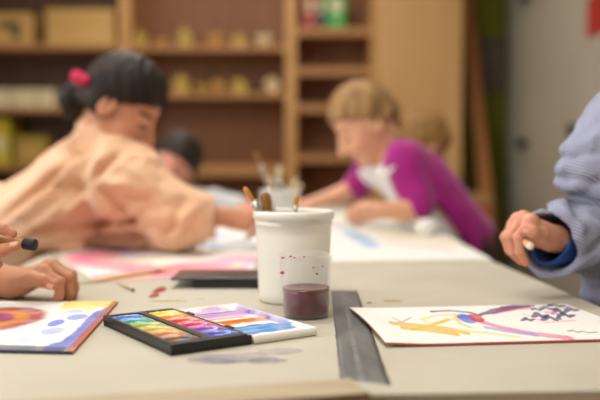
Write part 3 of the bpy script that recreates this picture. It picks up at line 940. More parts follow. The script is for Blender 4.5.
# ================================================================== WATERCOLOUR BOX
TB = math.radians(34)
B0 = T(171, 356.5)
ux, uy = V(math.cos(TB), math.sin(TB), 0), V(-math.sin(TB), math.cos(TB), 0)
RBx = Matrix((ux, uy, V(0, 0, 1))).transposed()
M_blk = mat("black_plastic", (30, 29, 30), .35, (24, 23, 24), 20, spec=.5)
M_pan = attr_mat("wet_pan_paint", .3, .5, bump=.25, bscale=120, coat=.3)
M_lidw = attr_mat("painted_lid_plastic", .35, .45, bump=.1, bscale=90)
WX, WY, HT = .107, .212, .0135
pe = empty("paint_box", tuple(np.r_[B0[:2], TZ + .0003]), "open black watercolour box with colourful pans and a paint-smeared white lid", "paint box")
def bxl(u, v, z): return B0 + ux * u + uy * v + V(0, 0, z + .0003)
def lbox(name, u0, u1, v0, v1, za, zb, m, parent, bev=.001):
    bm = bmesh.new()
    c = bxl((u0 + u1) / 2, (v0 + v1) / 2, (za + zb) / 2)
    bm_box(bm, c, (u1 - u0, v1 - v0, zb - za), RBx, bev)
    return from_bm(name, bm, m, parent)
bm = bmesh.new()
for (u0, u1, v0, v1, za, zb) in ((0, WX, 0, WY, 0, .003), (0, .006, 0, WY, .003, HT), (WX - .006, WX, 0, WY, .003, HT - .002), (.006, WX - .006, 0, .014, .003, HT), (.006, WX - .006, WY - .008, WY, .003, HT), (.048, .058, .014, WY - .008, .003, HT)):
    bm_box(bm, bxl((u0 + u1) / 2, (v0 + v1) / 2, (za + zb) / 2), (u1 - u0, v1 - v0, zb - za), RBx, .0012)
tray = from_bm("tray", bm, M_blk, pe)
pan_cols = [[(52, 46, 44), (196, 122, 52), (214, 166, 62), (168, 178, 60), (60, 160, 130), (40, 124, 206)],
            [(40, 92, 196), (118, 72, 178), (206, 44, 128), (220, 48, 60), (238, 130, 44), (244, 214, 50)]]
def grid_top(u0, u1, v0, v1, zf, colf, n=26, zb=.004):
    u = np.linspace(u0, u1, n); v = np.linspace(v0, v1, n)
    U, Vv = np.meshgrid(u, v, indexing="ij")
    U = U.ravel(); Vv = Vv.ravel()
    pts = B0 + U[:, None] * ux + Vv[:, None] * uy
    z = zf(U, Vv)
    top = np.c_[pts[:, :2], TZ + .0003 + z]; bot = np.c_[pts[:, :2], np.full(len(z), TZ + .0003 + zb)]
    I = np.arange(n * n).reshape(n, n); N_ = n * n
    fs = [np.c_[I[:-1, :-1].ravel(), I[1:, :-1].ravel(), I[1:, 1:].ravel(), I[:-1, 1:].ravel()]]
    fs.append(fs[0][:, ::-1] + N_)
    for r in (I[:, 0], I[-1, :], I[::-1, -1], I[0, ::-1]): fs.append(np.c_[r[:-1], r[:-1] + N_, r[1:] + N_, r[1:]])
    col = colf(U, Vv, pts)
    return np.concatenate([top, bot]), np.concatenate(fs), np.concatenate([col, col])
for cidx, (ua, ub) in enumerate(((.0065, .0475), (.0585, WX - .0065))):
    step = (WY - .022) / 6
    for k in range(6):
        va = .0145 + k * step; vb = va + step - .0012
        base = np.array(lin(pan_cols[cidx][k])); nxt = np.array(lin(pan_cols[cidx][min(5, k + 1)]))
        um, vm = (ua + ub) / 2, (va + vb) / 2
        def zf(U, Vv):
            q = np.maximum(np.abs(U - um) / ((ub - ua) / 2), np.abs(Vv - vm) / ((vb - va) / 2))
            r = np.sqrt(((U - um) / ((ub - ua) / 2)) ** 2 + ((Vv - vm) / ((vb - va) / 2)) ** 2)
            return .0118 - .0035 * (1 - smooth(.55, .95, r)) + .0006 * vnoise(np.c_[U, Vv, U * 0], 300, k)
        def cf(U, Vv, pts):
            n = vnoise(np.c_[pts[:, :2], pts[:, 0] * 0], 70, k + cidx * 7) + .5 * vnoise(np.c_[pts[:, :2], pts[:, 0] * 0], 220, k)
            w = np.clip(n * 1.1 + .12, 0, .6)[:, None]
            c = base * (1 - w) + nxt * w
            q = np.maximum(np.abs(U - um) / ((ub - ua) / 2), np.abs(Vv - vm) / ((vb - va) / 2))
            rim = (smooth(.8, .93, q) * np.clip(.35 + n, 0, .6))[:, None]
            return c * (1 - rim) + np.array(lin((236, 228, 214))) * rim
        o = mesh_obj("paint_pan", [grid_top(ua, ub, va, vb, zf, cf)], M_pan, pe)
# lid: shallow white mixing tray hinged to the long side
LU0, LU1 = WX + .002, WX + .094
LV0, LV1 = -.002, WY - .004
LIDC = [(248, 246, 240), (120, 186, 232), (64, 150, 224), (240, 236, 232), (232, 160, 60), (236, 140, 96), (200, 150, 210), (226, 196, 232), (150, 110, 196)]
def lid_z(U, Vv):
    a = np.minimum(U - LU0, LU1 - U); b_ = np.minimum(Vv - LV0, LV1 - Vv)
    e = np.minimum(a, b_)
    z = .0105 - .0045 * smooth(.002, .007, e)
    wells = (Vv - LV0) / (LV1 - LV0) * 4
    rib = np.abs(wells - np.round(wells)) / 4 * (LV1 - LV0)
    z = np.maximum(z, .0060 + .0035 * (1 - smooth(.001, .004, rib)) * (np.round(wells) % 4 != 0))
    return z
def lid_c(U, Vv, pts):
    t = (Vv - LV0) / (LV1 - LV0); s = (U - LU0) / (LU1 - LU0)
    p3 = np.c_[pts[:, :2], pts[:, 0] * 0]
    wob = .05 * vnoise(p3, 30, 4) + .03 * vnoise(p3, 90, 5)
    tt = t + wob
    c = np.tile(np.array(lin((246, 243, 236))), (len(t), 1))
    def band(c, a, b_, col, al=.95, s0=-1, s1=2, seed=0):
        m = smooth(a - .012, a + .012, tt) * (1 - smooth(b_ - .012, b_ + .012, tt)) * smooth(s0 - .05, s0 + .05, s) * (1 - smooth(s1 - .05, s1 + .05, s))
        m = np.clip(m * al * (.95 + .7 * vnoise(p3, 60, seed)), 0, 1)[:, None]
        return c * (1 - m) + np.array(lin(col)) * m
    c = band(c, .13, .22, (40, 120, 206), 1, -.1, .92, 1)
    c = band(c, .22, .32, (96, 168, 226), .95, -.1, .95, 2)
    c = band(c, .02, .10, (84, 110, 200), .9, -.2, .12, 3)
    c = band(c, .30, .36, (60, 130, 214), .95, -.1, .8, 4)
    c = band(c, .44, .50, (224, 128, 34), 1, -.1, .9, 5)
    c = band(c, .50, .57, (236, 170, 96), .95, -.1, .95, 6)
    c = band(c, .62, .66, (214, 120, 90), .9, -.1, .7, 7)
    c = band(c, .68, .78, (206, 160, 216), .95, -.1, .95, 8)
    c = band(c, .80, .88, (120, 66, 170), .98, -.1, .9, 9)
    c = band(c, .90, .97, (184, 140, 210), .95, -.1, .8, 10)
    c = band(c, .30, .95, (120, 96, 190), .7, .86, .98, 11)
    return c
o = mesh_obj("lid", [grid_top(LU0, LU1, LV0, LV1, lid_z, lid_c, 110, 0.0008)], M_lidw, pe)
o["label"] = "white lid with smeared paint wells"
for v in (.05, .16):
    lbox("hinge", WX - .001, WX + .004, v, v + .018, .0085, .0125, M_blk, pe, .001)

# --- second, closed black box behind the tub
c0 = T(192, 288.5); dx_ = unit(T(262, 288.5) - c0)
dy_ = np.cross(V(0, 0, 1), dx_)
Rk = Matrix((dx_, dy_, V(0, 0, 1))).transposed()
ke = empty("paint_box", tuple(np.r_[c0[:2], TZ + .0003]), "closed black paint box lying on the table behind the white tub", "paint box")
bm = bmesh.new(); bm_box(bm, c0 + dx_ * .105 + dy_ * .05 + V(0, 0, .0068), (.21, .10, .0130), Rk, .002); from_bm("tray", bm, M_blk, ke)
bm = bmesh.new(); bm_box(bm, c0 + dx_ * .088 + dy_ * .055 + V(0, 0, .0160), (.25, .11, .0050), Rk, .0025)
M_blkl = mat("black_lid_plastic", (58, 56, 58), .3, (50, 48, 50), 20, spec=.5)
from_bm("lid", bm, M_blkl, ke)

# --- loose brushes on the table
brush("long olive paintbrush lying on the paper between the left hand and the closed paint box", T(166, 272.5) + V(0, 0, .006), T(78, 286) + V(0, 0, .004), .0042, M_brK, mat("olive_handle", (204, 190, 122), .5), .8, .018, .022, None)
brush("tiny thin paintbrush lying near the red blot", T(134, 292) + V(0, 0, .0028), T(116, 284) + V(0, 0, .0022), .0022, M_brB, M_brT, .9, .008, .008, None)

# --- far jar with brushes
jc = T(280, 238)
spj = 833.3 / jc[1]
je = empty("jar", tuple(np.r_[jc[:2], TZ + .0003]), "pale jar full of brushes in the blur behind the white tub", "jar")
rj = 19 / spj; hj = (238 - 190) / spj
M_jar = mat("frosted_jar_plastic", (226, 228, 222), .3, (216, 220, 214), 8, spec=.5)
lathe("body", [(0, 0), (rj * .9, 0), (rj * .94, .004), (rj, hj * .8), (rj * 1.03, hj - .012), (rj * 1.06, hj - .01), (rj * 1.06, hj), (rj * .97, hj), (rj * .9, .006), (0, .005)], M_jar, je, (jc[0], jc[1], z0))
lathe("paint_water", [(0, .007), (rj * .88, .008), (rj * .93, hj * .5), (0, hj * .5)], mat("grey_water", (150, 150, 146), .1), je, (jc[0], jc[1], z0))
JB = np.r_[jc[:2], z0]
jb = [(255, 152, -.01, M_brN, M_brT, "brown paintbrush leaning far left in the blurred jar"), (262, 168, .02, M_brK, M_brT, "pale bristled paintbrush second from the left in the blurred jar"), (270, 176, -.02, M_brK, M_brW, "white paintbrush near the middle of the blurred jar"),
      (279, 166, .02, M_brK, M_brT, "tallest upright paintbrush in the middle of the blurred jar"), (288, 172, -.01, M_brN, M_brT, "brown tipped paintbrush right of the middle of the blurred jar"), (297, 178, .015, M_brK, M_brW, "pale paintbrush leaning right in the blurred jar"), (302, 184, -.015, M_brK, M_brW, "short pale paintbrush at the right rim of the blurred jar")]
for k, (px, py, dy, mb, mh, lab) in enumerate(jb):
    tip = P(px, py, jc[1] + dy)
    off = (px - 280) / spj
    brush(lab, tip, JB + V(-off * .55, -dy, .016), .0075, mb, mh, .7, .04, .03, "brushes in the blurred jar")
# crumpled tissue by the girl's arm
def f_t(p):
    c = T(426, 237) + V(0, 0, .026)
    d = ell(p, c, np.eye(3), (.032, .032, .028)) + folds(p, (.3, .5, .8), 20, 60, 5) * .008 + vnoise(p, 90, 3) * .006
    return smax(d, TZ + .001 - p[:, 2], .003)
tc_c = T(426, 237)
v, q = surface(f_t, tc_c + V(-.05, -.05, -.001), tc_c + V(.05, .05, .07), .003)
o = mesh_obj("tissue", [(v, q)], mat("tissue_paper", (238, 236, 232), .9), None, tuple(np.r_[tc_c[:2], TZ + .001]), cols=False)
tag(o, "crumpled white tissue on the table beside the girl in magenta", "tissue")

# ================================================================== PEOPLE
M_skin = attr_mat("skin", .5, .35, sss=.18, bump=.05, bscale=350)

def frame_of(fwd, up):
    f = unit(fwd); r = unit(np.cross(f, up)); u = np.cross(r, f)
    return np.array([r, f, u])          # rows: right, forward, up

def head_piece(c, fwd, up, neck, hs, skin, hair_c, lips=(176, 90, 84), h=.0034):
    R = frame_of(fwd, up); c = np.asarray(c)
    def loc(p): return (p - c) @ R.T / hs
    I3 = np.eye(3)
    neck_l = (np.asarray(neck) - c) @ R.T / hs
    def fn(p):
        q = loc(p)
        d = ell(q, (0, -.014, .030), I3, (.069, .086, .078))
        d = smin(d, ell(q, (0, .024, -.030), I3, (.053, .056, .066)), .03)
        d = smin(d, cone(q, (0, .058, -.083), (0, .050, -.078), .016, .022), .025)
        for s in (-1, 1):
            d = smin(d, cone(q, (s * .030, .050, -.035), (s * .030, .050, -.035), .024, .024), .02)
            d = smax(d, -cone(q, (s * .029, .092, .003), (s * .029, .092, .003), .016, .016), .012)
            d = smin(d, cone(q, (s * .029, .0655, .001), (s * .029, .0655, .001), .0125, .0125), .003)
            e = ell(q, (s * .071, -.012, -.012), I3, (.009, .019, .029))
            e = smax(e, -ell(q, (s * .080, -.008, -.010), I3, (.007, .011, .018)), .004)
            d = smin(d, e, .008)
        d = smin(d, cone(q, (0, .077, .004), (0, .096, -.026), .007, .0105), .012)
        for s in (-1, 1): d = smin(d, cone(q, (s * .010, .085, -.029), (s * .010, .085, -.029), .007, .007), .006)
        d = smin(d, cone(q, (-.016, .070, -.0555), (0, .0795, -.0545), .0045, .006), .006)
        d = smin(d, cone(q, (.016, .070, -.0555), (0, .0795, -.0545), .0045, .006), .006)
        d = smin(d, cone(q, (-.013, .070, -.064), (.013, .070, -.064), .0065, .0065), .006)
        d = smin(d, cone(q, (0, -.022, -.05), neck_l, .040, .040), .025)
        return d * hs
    ext = .14 * hs
    lo = np.minimum(c - ext, np.asarray(neck) - .05); hi = np.maximum(c + ext, np.asarray(neck) + .05)
    v, f = surface(fn, lo, hi, h)
    q = loc(v)
    col = np.tile(np.array(lin(skin)), (len(v), 1))
    col *= (1 + .10 * vnoise(v, 40, 2))[:, None]
    for s in (-1, 1):
        ck = np.exp(-((q[:, 0] - s * .036) ** 2 + (q[:, 1] - .055) ** 2 + (q[:, 2] + .03) ** 2) / .0006)[:, None] * .35
        col = col * (1 - ck) + np.array(lin((216, 110, 96))) * ck
        d2 = np.sqrt((q[:, 0] - s * .029) ** 2 + ((q[:, 2] - .001) * 1.5) ** 2)
        fr = q[:, 1] > .05
        lash = (np.abs(q[:, 2] + .004 + 14 * (q[:, 0] - s * .029) ** 2) < .0028) & (np.abs(q[:, 0] - s * .029) < .0135) & fr
        col[lash] = lin((58, 40, 34))
        br = (np.abs(q[:, 2] - .022 + 4 * (np.abs(q[:, 0]) - .03) ** 2 * 3) < .0035) & (np.abs(q[:, 0] - s * .031) < .018) & fr
        col[br] = lin(hair_c)
    lp = (np.abs(q[:, 2] + .0595) < .0075) & (np.abs(q[:, 0]) < .018) & (q[:, 1] > .066)
    col[lp] = lin(lips)
    return v, f, col

def hand_prims(w, x, y, z, flex, s=1.0, thumb=None, spread=(.12, .03, -.05, -.13)):
    """joint chains of a hand: wrist w, axes x (fingers) y (thumb side) z (back); flex per finger (mcp, pip, dip) in degrees"""
    x, y, z = unit(x), unit(y), unit(z)
    W = lambda a, b, c: np.asarray(w) + (x * a + y * b + z * c) * s
    mcp = [(.064, .023, .001), (.067, .0075, .004), (.064, -.008, .002), (.057, -.022, -.003)]
    ln = [(.031, .020, .017), (.034, .022, .018), (.031, .020, .017), (.025, .016, .015)]
    rd = [(.0080, .0072, .0064, .0056), (.0082, .0073, .0065, .0057), (.0078, .0070, .0062, .0055), (.0070, .0062, .0056, .0050)]
    fingers = []
    for i in range(4):
        a = 0; p = W(*mcp[i]); ch = [p]
        for j in range(3):
            a += math.radians(flex[i][j])
            d = x * math.cos(a) * math.cos(spread[i]) + y * math.sin(spread[i]) * abs(math.cos(a)) ** .5 - z * math.sin(a)
            p = p + unit(d) * ln[i][j] * s; ch.append(p)
        fingers.append((ch, [r * s for r in rd[i]]))
    th = thumb or [(.016, .018, -.010), (.040, .034, -.016), (.062, .034, -.022), (.080, .026, -.028)]
    tch = [W(*t) for t in th]
    return dict(W=W, mcp=[W(*m) for m in mcp], fingers=fingers, thumb=(tch, [.0125 * s, .0105 * s, .0088 * s, .0070 * s]), s=s, ax=(x, y, z))

def hand_sdf(p, H, elbow, rw=.021, re=.03):
    s = H["s"]; W = H["W"]
    d = None
    for k, m in enumerate(H["mcp"]):
        c = cone(p, W(.006, .010 - .0068 * k, -.004), m - H["ax"][2] * .003 * s, .0145 * s, .0098 * s)
        d = c if d is None else smin(d, c, .010 * s)
    d = smin(d, cone(p, W(.022, .016, -.010), W(.044, .022, -.010), .014 * s, .010 * s), .010 * s)      # thenar
    d = smin(d, cone(p, W(.020, -.014, -.010), W(.046, -.018, -.008), .012 * s, .009 * s), .010 * s)
    tch, tr = H["thumb"]
    t = None
    for a, b, ra, rb in zip(tch[:-1], tch[1:], tr[:-1], tr[1:]):
        c = cone(p, a, b, ra, rb); t = c if t is None else smin(t, c, .003 * s)
    d = smin(d, t, .006 * s)
    # wrist and forearm, slightly flattened
    wv = np.asarray(elbow) - W(0, 0, 0); L = np.linalg.norm(wv); wv = wv / L
    for o in (-1, 1):
        d = smin(d, cone(p, W(.0, .0075 * o, -.003), W(0, 0, -.003) + wv * L * .98 + H["ax"][1] * .004 * o, rw * .82, re), .012 * s)
    fd = None
    for i, (ch, r) in enumerate(H["fingers"]):
        f = None
        for a, b, ra, rb in zip(ch[:-1], ch[1:], r[:-1], r[1:]):
            c = cone(p, a, b, ra, rb); f = c if f is None else smin(f, c, .0022 * s)
        f = smin(f, cone(p, ch[0], ch[0], r[0] * 1.12, r[0] * 1.12), .003 * s)
        f = smin(f, cone(p, ch[1], ch[1], r[1] * 1.08, r[1] * 1.08), .002 * s)
        fd = f if fd is None else smin(fd, f, .0012 * s)
    return smin(d, fd, .0055 * s)

def hand_piece(H, elbow, skin, h=.0016, rw=.021, re=.03, reach=1.0):
    pts = [q for ch, _ in H["fingers"] for q in ch] + list(H["thumb"][0]) + [H["W"](0, 0, 0)]
    e2 = H["W"](0, 0, 0) + (np.asarray(elbow) - H["W"](0, 0, 0)) * reach
    pts = np.array(pts + [e2])
    lo, hi = pts.min(0) - .036, pts.max(0) + .036
    v, f = surface(lambda p: hand_sdf(p, H, elbow, rw, re), lo, hi, h)
    col = np.tile(np.array(lin(skin)), (len(v), 1))
    col *= (1 + .14 * vnoise(v, 60, 4) + .05 * vnoise(v, 260, 6))[:, None]
    x, y, z = H["ax"]
    red = np.array(lin((206, 112, 92)))
    tips = [(ch[3], unit(ch[3] - ch[2])) for ch, _ in H["fingers"]] + [(H["thumb"][0][3], unit(H["thumb"][0][3] - H["thumb"][0][2]))]
    for k in range(5):
        t, d = tips[k]
        m = np.exp(-np.sum((v - t) ** 2, 1) / (.011 ** 2))[:, None] * .5
        col = col * (1 - m) + red * m
        n = np.cross(d, y) if k < 4 else y
        n = unit(n if (k == 4 or n @ z > 0 or True) else -n)
        if k < 4 and (n @ (H["fingers"][k][0][1] - H["fingers"][k][0][3])) < 0: n = -n
        # nail: dorsal patch near the tip
        rel = v - t
        al = rel @ d; ou = rel @ n; la = np.linalg.norm(rel - np.outer(al, d) - np.outer(ou, n), axis=1)
        nail = (al > -.006) & (al < .004) & (ou > .003) & (ou < .010) & (la < .0042)
        col[nail] = lin((232, 176, 160))
    for ch, r in H["fingers"]:
        for j in (0, 1):
            m = np.exp(-np.sum((v - ch[j] - z * r[j] * .8) ** 2, 1) / (.008 ** 2))[:, None] * .28
            col = col * (1 - m) + red * m
    return v, f, col

def limb_fn(chain, rads, k=.02):
    def fn(p):
        d = None
        for a, b, ra, rb in zip(chain[:-1], chain[1:], rads[:-1], rads[1:]):
            c = cone(p, a, b, ra, rb); d = c if d is None else smin(d, c, k)
        return d
    return fn

def bounds(pts, m):
    pts = np.array(pts); return pts.min(0) - m, pts.max(0) + m

class Body: pass
def skeleton(pelvis, chest, neck, sh_l, sh_r, lat, feet, wid=.055):
    b = Body()
    b.pelvis, b.chest, b.neck, b.sh_l, b.sh_r = map(np.asarray, (pelvis, chest, neck, sh_l, sh_r))
    b.lat = unit(lat)            # points to the person's left
    b.feet = [np.asarray(f) for f in feet]
    b.wid = wid
    return b

def torso_fn(b, off=0.0, r0=.085, r1=.082, rs=.045):
    def fn(p):
        d = None
        for s in (-1, 1):
            c = cone(p, b.pelvis + b.lat * s * b.wid, b.chest + b.lat * s * b.wid * 1.15, r0 + off, r1 + off)
            d = c if d is None else smin(d, c, .04)
        d = smin(d, cone(p, b.sh_l, b.sh_r, rs + off, rs + off), .05)
        d = smin(d, cone(p, b.chest, b.neck, .06 + off, .036 + off), .04)
        return d
    return fn

def legs_fn(b, off=0.0):
    hips = [b.pelvis + b.lat * s * .06 for s in (1, -1)]
    def fn(p):
        d = None
        for hp, ft in zip(hips, b.feet):
            kn = (hp + ft) / 2 + b.kdir * .03
            c = smin(cone(p, hp, kn, .068 + off, .047 + off), cone(p, kn, ft + V(0, 0, .055), .046 + off, .031 + off), .02)
            d = c if d is None else smin(d, c, .01)
        return d
    return fn

def make_person(label, b, head, arms, skin, hair_c, extra=None):
    """head = (centre, fwd, up, scale); arms = list of dict(sh, el, wr, hand=H or None, fine=step)"""
    tf, lf = torso_fn(b), legs_fn(b)
    hips = [b.pelvis + b.lat * s * .06 for s in (1, -1)]
    parts = []
    upper = [(a["sh"], a["el"]) for a in arms]
    def body(p):
        d = smin(tf(p), lf(p), .04)
        for s_, e_ in upper: d = smin(d, cone(p, s_, e_, .040, .031), .03)
        for ft in b.feet: d = smin(d, cone(p, ft + V(0, 0, .03), ft + b.kdir * .10 + V(0, 0, .024), .028, .022), .02)
        return d
    allp = [b.pelvis, b.chest, b.neck, b.sh_l, b.sh_r] + b.feet + [ft + b.kdir * .12 for ft in b.feet] + [e for _, e in upper]
    lo, hi = bounds(allp, .13); lo[2] = -.004
    v, f = surface(body, lo, hi, .010)
    parts.append((v, f, np.tile(np.array(lin(skin)), (len(v), 1))))
    parts.append(head_piece(head[0], head[1], head[2], b.neck, head[3], skin, hair_c))
    for a in arms:
        parts.append(hand_piece(a["hand"], a["el"], skin, a.get("fine", .0026), a.get("rw", .021), a.get("re", .030)))
    o = mesh_obj("person", parts, M_skin, None, (b.pelvis[0], b.pelvis[1], 0))
    tag(o, label, "person")
    return o

def garment(name, fn, lo, hi, h, m, parent, label=None):
    v, f = surface(fn, lo, hi, h)
    o = mesh_obj(name, [(v, f)], m, parent, cols=False)
    if label: o["label"] = label
    return o

def trousers_and_shoes(b, per, mt, ms):
    lf = legs_fn(b, .010)
    hips = [b.pelvis + b.lat * s * .06 for s in (1, -1)]
    pts = hips + b.feet
    lo, hi = bounds(pts, .12); lo[2] = .06; hi[2] = b.pelvis[2] + .06
    garment("trousers", lambda p: smax(smin(lf(p), cone(p, b.pelvis - b.lat * b.wid, b.pelvis + b.lat * b.wid, .094, .094), .05) + folds(p, (0, 0, 1), 8, 26, 3) * .004, .075 - p[:, 2], .004), lo, hi, .009, mt, per)
    for ft in b.feet:
        c0 = ft + V(0, 0, .034); c1 = ft + b.kdir * .115 + V(0, 0, .028)
        lo, hi = bounds([c0, c1], .06); lo[2] = -.002
        garment("shoe", lambda p: smax(smin(cone(p, c0, c1, .040, .031), cone(p, ft + V(0, 0, .04), ft + V(0, 0, .075), .036, .034), .02), .002 - p[:, 2], .006), lo, hi, .005, ms, per)

def hair_fn(head, thick=.012, front=.045, low=-.05, face_w=.06, line=(.82, -.013)):
    """cap of hair around the skull, open at the face"""
    c, fwd, up, hs = head
    R = frame_of(fwd, up); c = np.asarray(c)
    I3 = np.eye(3)
    def fn(p):
        q = (p - c) @ R.T / hs
        d = ell(q, (0, -.016, .032), I3, (.072 + thick, .088 + thick, .081 + thick))
        d = smin(d, ell(q, (0, -.035, -.02), I3, (.062 + thick, .058 + thick, .06)), .02)
        # cut away the face
        face = ell(q, (0, .115, -.035), I3, (face_w, .09, .085))
        d = smax(d, -face, .012)
        cut = np.minimum((q[:, 1] + .004) * 1.2, (line[0] * q[:, 1] + line[1] - q[:, 2]) * .75)     # below the hairline, ahead of the ear
        d = smax(d, cut + .004 * vnoise(q, 60, 12), .008)
        d = smax(d, low - q[:, 2], .02)
        st = folds(q, (0, .75, -.65), 8, 60, 9) * .006 + folds(q, (0, .75, -.65), 12, 150, 11) * .003
        return (d + st) * hs
    return fn

def hair_mat(name, c, c2):
    return mat(name, c, .58, c2, 40, (1, 1, .15), bump=.5, bscale=130, spec=.25)

M_jean = mat("dark_denim", (52, 58, 78), .8, (44, 48, 66), 30, bump=.2)
M_brown_t = mat("brown_trousers", (74, 52, 38), .85, (64, 44, 32), 20, bump=.2)
M_shoe = mat("dark_shoe_rubber", (48, 42, 40), .6)

RELAX = [(35, 55, 30), (40, 55, 30), (42, 58, 32), (45, 60, 35)]
# ------------------------------------------------------------------ 1. girl in the peach smock
YG = 2.03
b = skeleton((-.86, 2.14, .58), P(84, 190, 2.10), P(106, 132, 2.06), P(130, 172, 2.19), P(124, 180, 1.95), (0, 1, 0), [(-.90, 2.22, 0), (-.94, 2.06, 0)])
b.kdir = V(1, 0, 0)
head1 = (P(123, 108, 2.03), V(.80, -.08, -.60), V(.60, .02, .80), 1.07)
elR = P(178, 217, 1.94); wrR = P(224, 216, 1.98)
H1 = hand_prims(wrR, (1, .05, -.15), (.1, .55, .75), (0, -.75, .6), RELAX, .95)
elL = P(150, 212, 2.28); wrL = P(184, 220, 2.32)
H1b = hand_prims(wrL, (1, -.1, -.1), (0, -1, .2), (0, .2, 1), RELAX, .95)
peach = make_person("girl in a peach smock with dark hair in a bun, leaning over the table", b, head1,
                    [dict(sh=b.sh_r, el=elR, wr=wrR, hand=H1), dict(sh=b.sh_l, el=elL, wr=wrL, hand=H1b)], (206, 146, 112), (40, 30, 26))
trousers_and_shoes(b, peach, M_jean, M_shoe)
M_peach = mat("peach_cotton", (238, 194, 160), .85, (232, 186, 150), 7, bump=.15, bscale=40, spec=.2, sheen=.2)
tf1a = torso_fn(b, .024, .085, .080, .040)
tf1 = lambda p: smin(tf1a(p), cone(p, P(96, 152, 2.07), P(106, 127, 2.06), .062, .052), .03)
knot = P(97, 184, 1.96)
def smock1(p):
    d = tf1(p)
    d = smin(d, cone(p, b.sh_r, elR, .070, .062), .09)
    d = smin(d, cone(p, elR, P(216, 216, 1.96), .058, .036), .05)
    d = smin(d, cone(p, b.sh_l, elL, .06, .052), .05)
    d = smin(d, cone(p, elL, P(178, 218, 2.31), .05, .042), .05)
    d = smin(d, cone(p, P(60, 226, 2.10), P(175, 236, 2.03), .085, .042), .07)
    d = smin(d, cone(p, P(-10, 235, 2.12), P(60, 226, 2.10), .12, .1), .06)
    wr = smooth(-.34, -.42, p[:, 0])
    d = d - .022 * folds(p, (.62, -.1, .62), 2.0, 20, 21) * wr
    d = d - .020 * folds(p, (.90, 0, -.36), 2.2, 19, 33) * (1 - wr)
    d = d - .009 * folds(p, (.75, 0, .5), 3.5, 38, 41)
    # folds pulled from the armpit
    r = p - knot
    ang = np.arctan2(r[:, 2], r[:, 0])
    rad = np.sqrt(r[:, 0] ** 2 + r[:, 2] ** 2)
    d = d - .011 * np.sin(ang * 5 + 1.0 + 2 * vnoise(p, 6, 3)) * np.exp(-((rad - .09) / .06) ** 2) * (p[:, 1] < 2.1)
    d = d + .003 * vnoise(p, 45, 8)
    d = d - creases(p, [(92, 184, 58, 216, -.020, .011), (99, 180, 113, 202, .016, .012), (104, 184, 128, 206, -.015, .009), (20, 236, 84, 198, .015, .012),
                        (34, 232, 134, 219, -.020, .012), (134, 219, 160, 206, -.016, .010), (8, 214, 68, 168, -.012, .009), (22, 214, 86, 158, .011, .011), (30, 226, 88, 176, -.012, .008),
                        (112, 188, 156, 198, -.014, .009), (116, 180, 152, 188, .012, .010), (172, 230, 188, 200, -.014, .009), (182, 232, 200, 204, .011, .009),
                        (120, 160, 100, 180, -.013, .009), (134, 158, 108, 182, .010, .009), (60, 244, 150, 236, -.012, .012), (140, 212, 186, 214, .012, .012), (146, 226, 196, 224, -.010, .008)], 1.95, 2.06)
    # neck opening
    d = smax(d, -cone(p, b.neck + V(.014, 0, .004), head1[0], .046, .064), .012)
    # cuff ends
    d = smax(d, (p - P(214, 216, 1.96)) @ unit((1, .1, -.1)), .01)
    # lie on the table
    over = smax(TZ + .004 - p[:, 2], p[:, 0] * 0 + (-.62) - p[:, 0], .02)
    d = np.where(p[:, 0] > -.63, smax(d, TZ + .0035 - p[:, 2], .01), d)
    d = smax(d, .40 - p[:, 2], .02)
    return np.maximum(d, -.2)
def collar1(p):
    a0, a1 = P(101, 136, 2.06), P(108, 123, 2.055)
    d = cone(p, a0, a1, .066, .056)
    ax_ = unit(a1 - a0)
    d = smax(d, (p - a1) @ ax_ - .004, .004); d = smax(d, -(p - a0) @ ax_ - .008, .004)
    return smax(d, -cone(p, a0 - ax_ * .03, a1 + ax_ * .05, .060, .050), .003) - .003 * vnoise(p, 60, 5)
lo, hi = bounds([P(101, 136, 2.06), P(108, 123, 2.055)], .1)
garment("collar", collar1, lo, hi, .0045, M_peach, peach)
lo, hi = bounds([b.pelvis, b.chest, b.neck, elR, elL, P(212, 217, 1.96), P(196, 219, 2.23)], .17); lo[2] = .38
garment("smock", smock1, lo, hi, .0066, M_peach, peach)
M_hair1 = hair_mat("black_brown_hair", (50, 36, 28), (30, 22, 18))
R1 = frame_of(head1[1], head1[2])
bunc = P(73, 97, 2.03)
hf1 = hair_fn(head1, .012, .05, -.05, .058, (.70, -.002))
def hair1(p):
    d = hf1(p)
    d = smin(d, ell(p, bunc, np.eye(3), (.034, .034, .038)) + folds(p, (.3, .3, 1), 25, 120, 5) * .006, .018)
    d = smin(d, cone(p, P(70, 108, 2.03), P(68, 116, 2.03), .020, .010), .02)
    return d
lo, hi = bounds([head1[0], bunc], .135)
garment("hair", hair1, lo, hi, .0042, M_hair1, peach)
tc0 = P(80, 78, 1.975)
def scr(p):
    q = p - tc0
    ax = unit((.3, -.2, .5))
    al = q @ ax; ra = np.linalg.norm(q - np.outer(al, ax), axis=1)
    ang = np.arctan2(q @ V(0, 1, 0), q @ unit(np.cross(ax, (0, 1, 0))))
    return np.sqrt((ra - .012) ** 2 + al ** 2) - .0105 - .0025 * np.sin(ang * 8)
garment("hair_tie", scr, tc0 - .035, tc0 + .035, .002, mat("pink_hair_tie_fabric", (226, 44, 100), .7), peach, "pink hair tie")

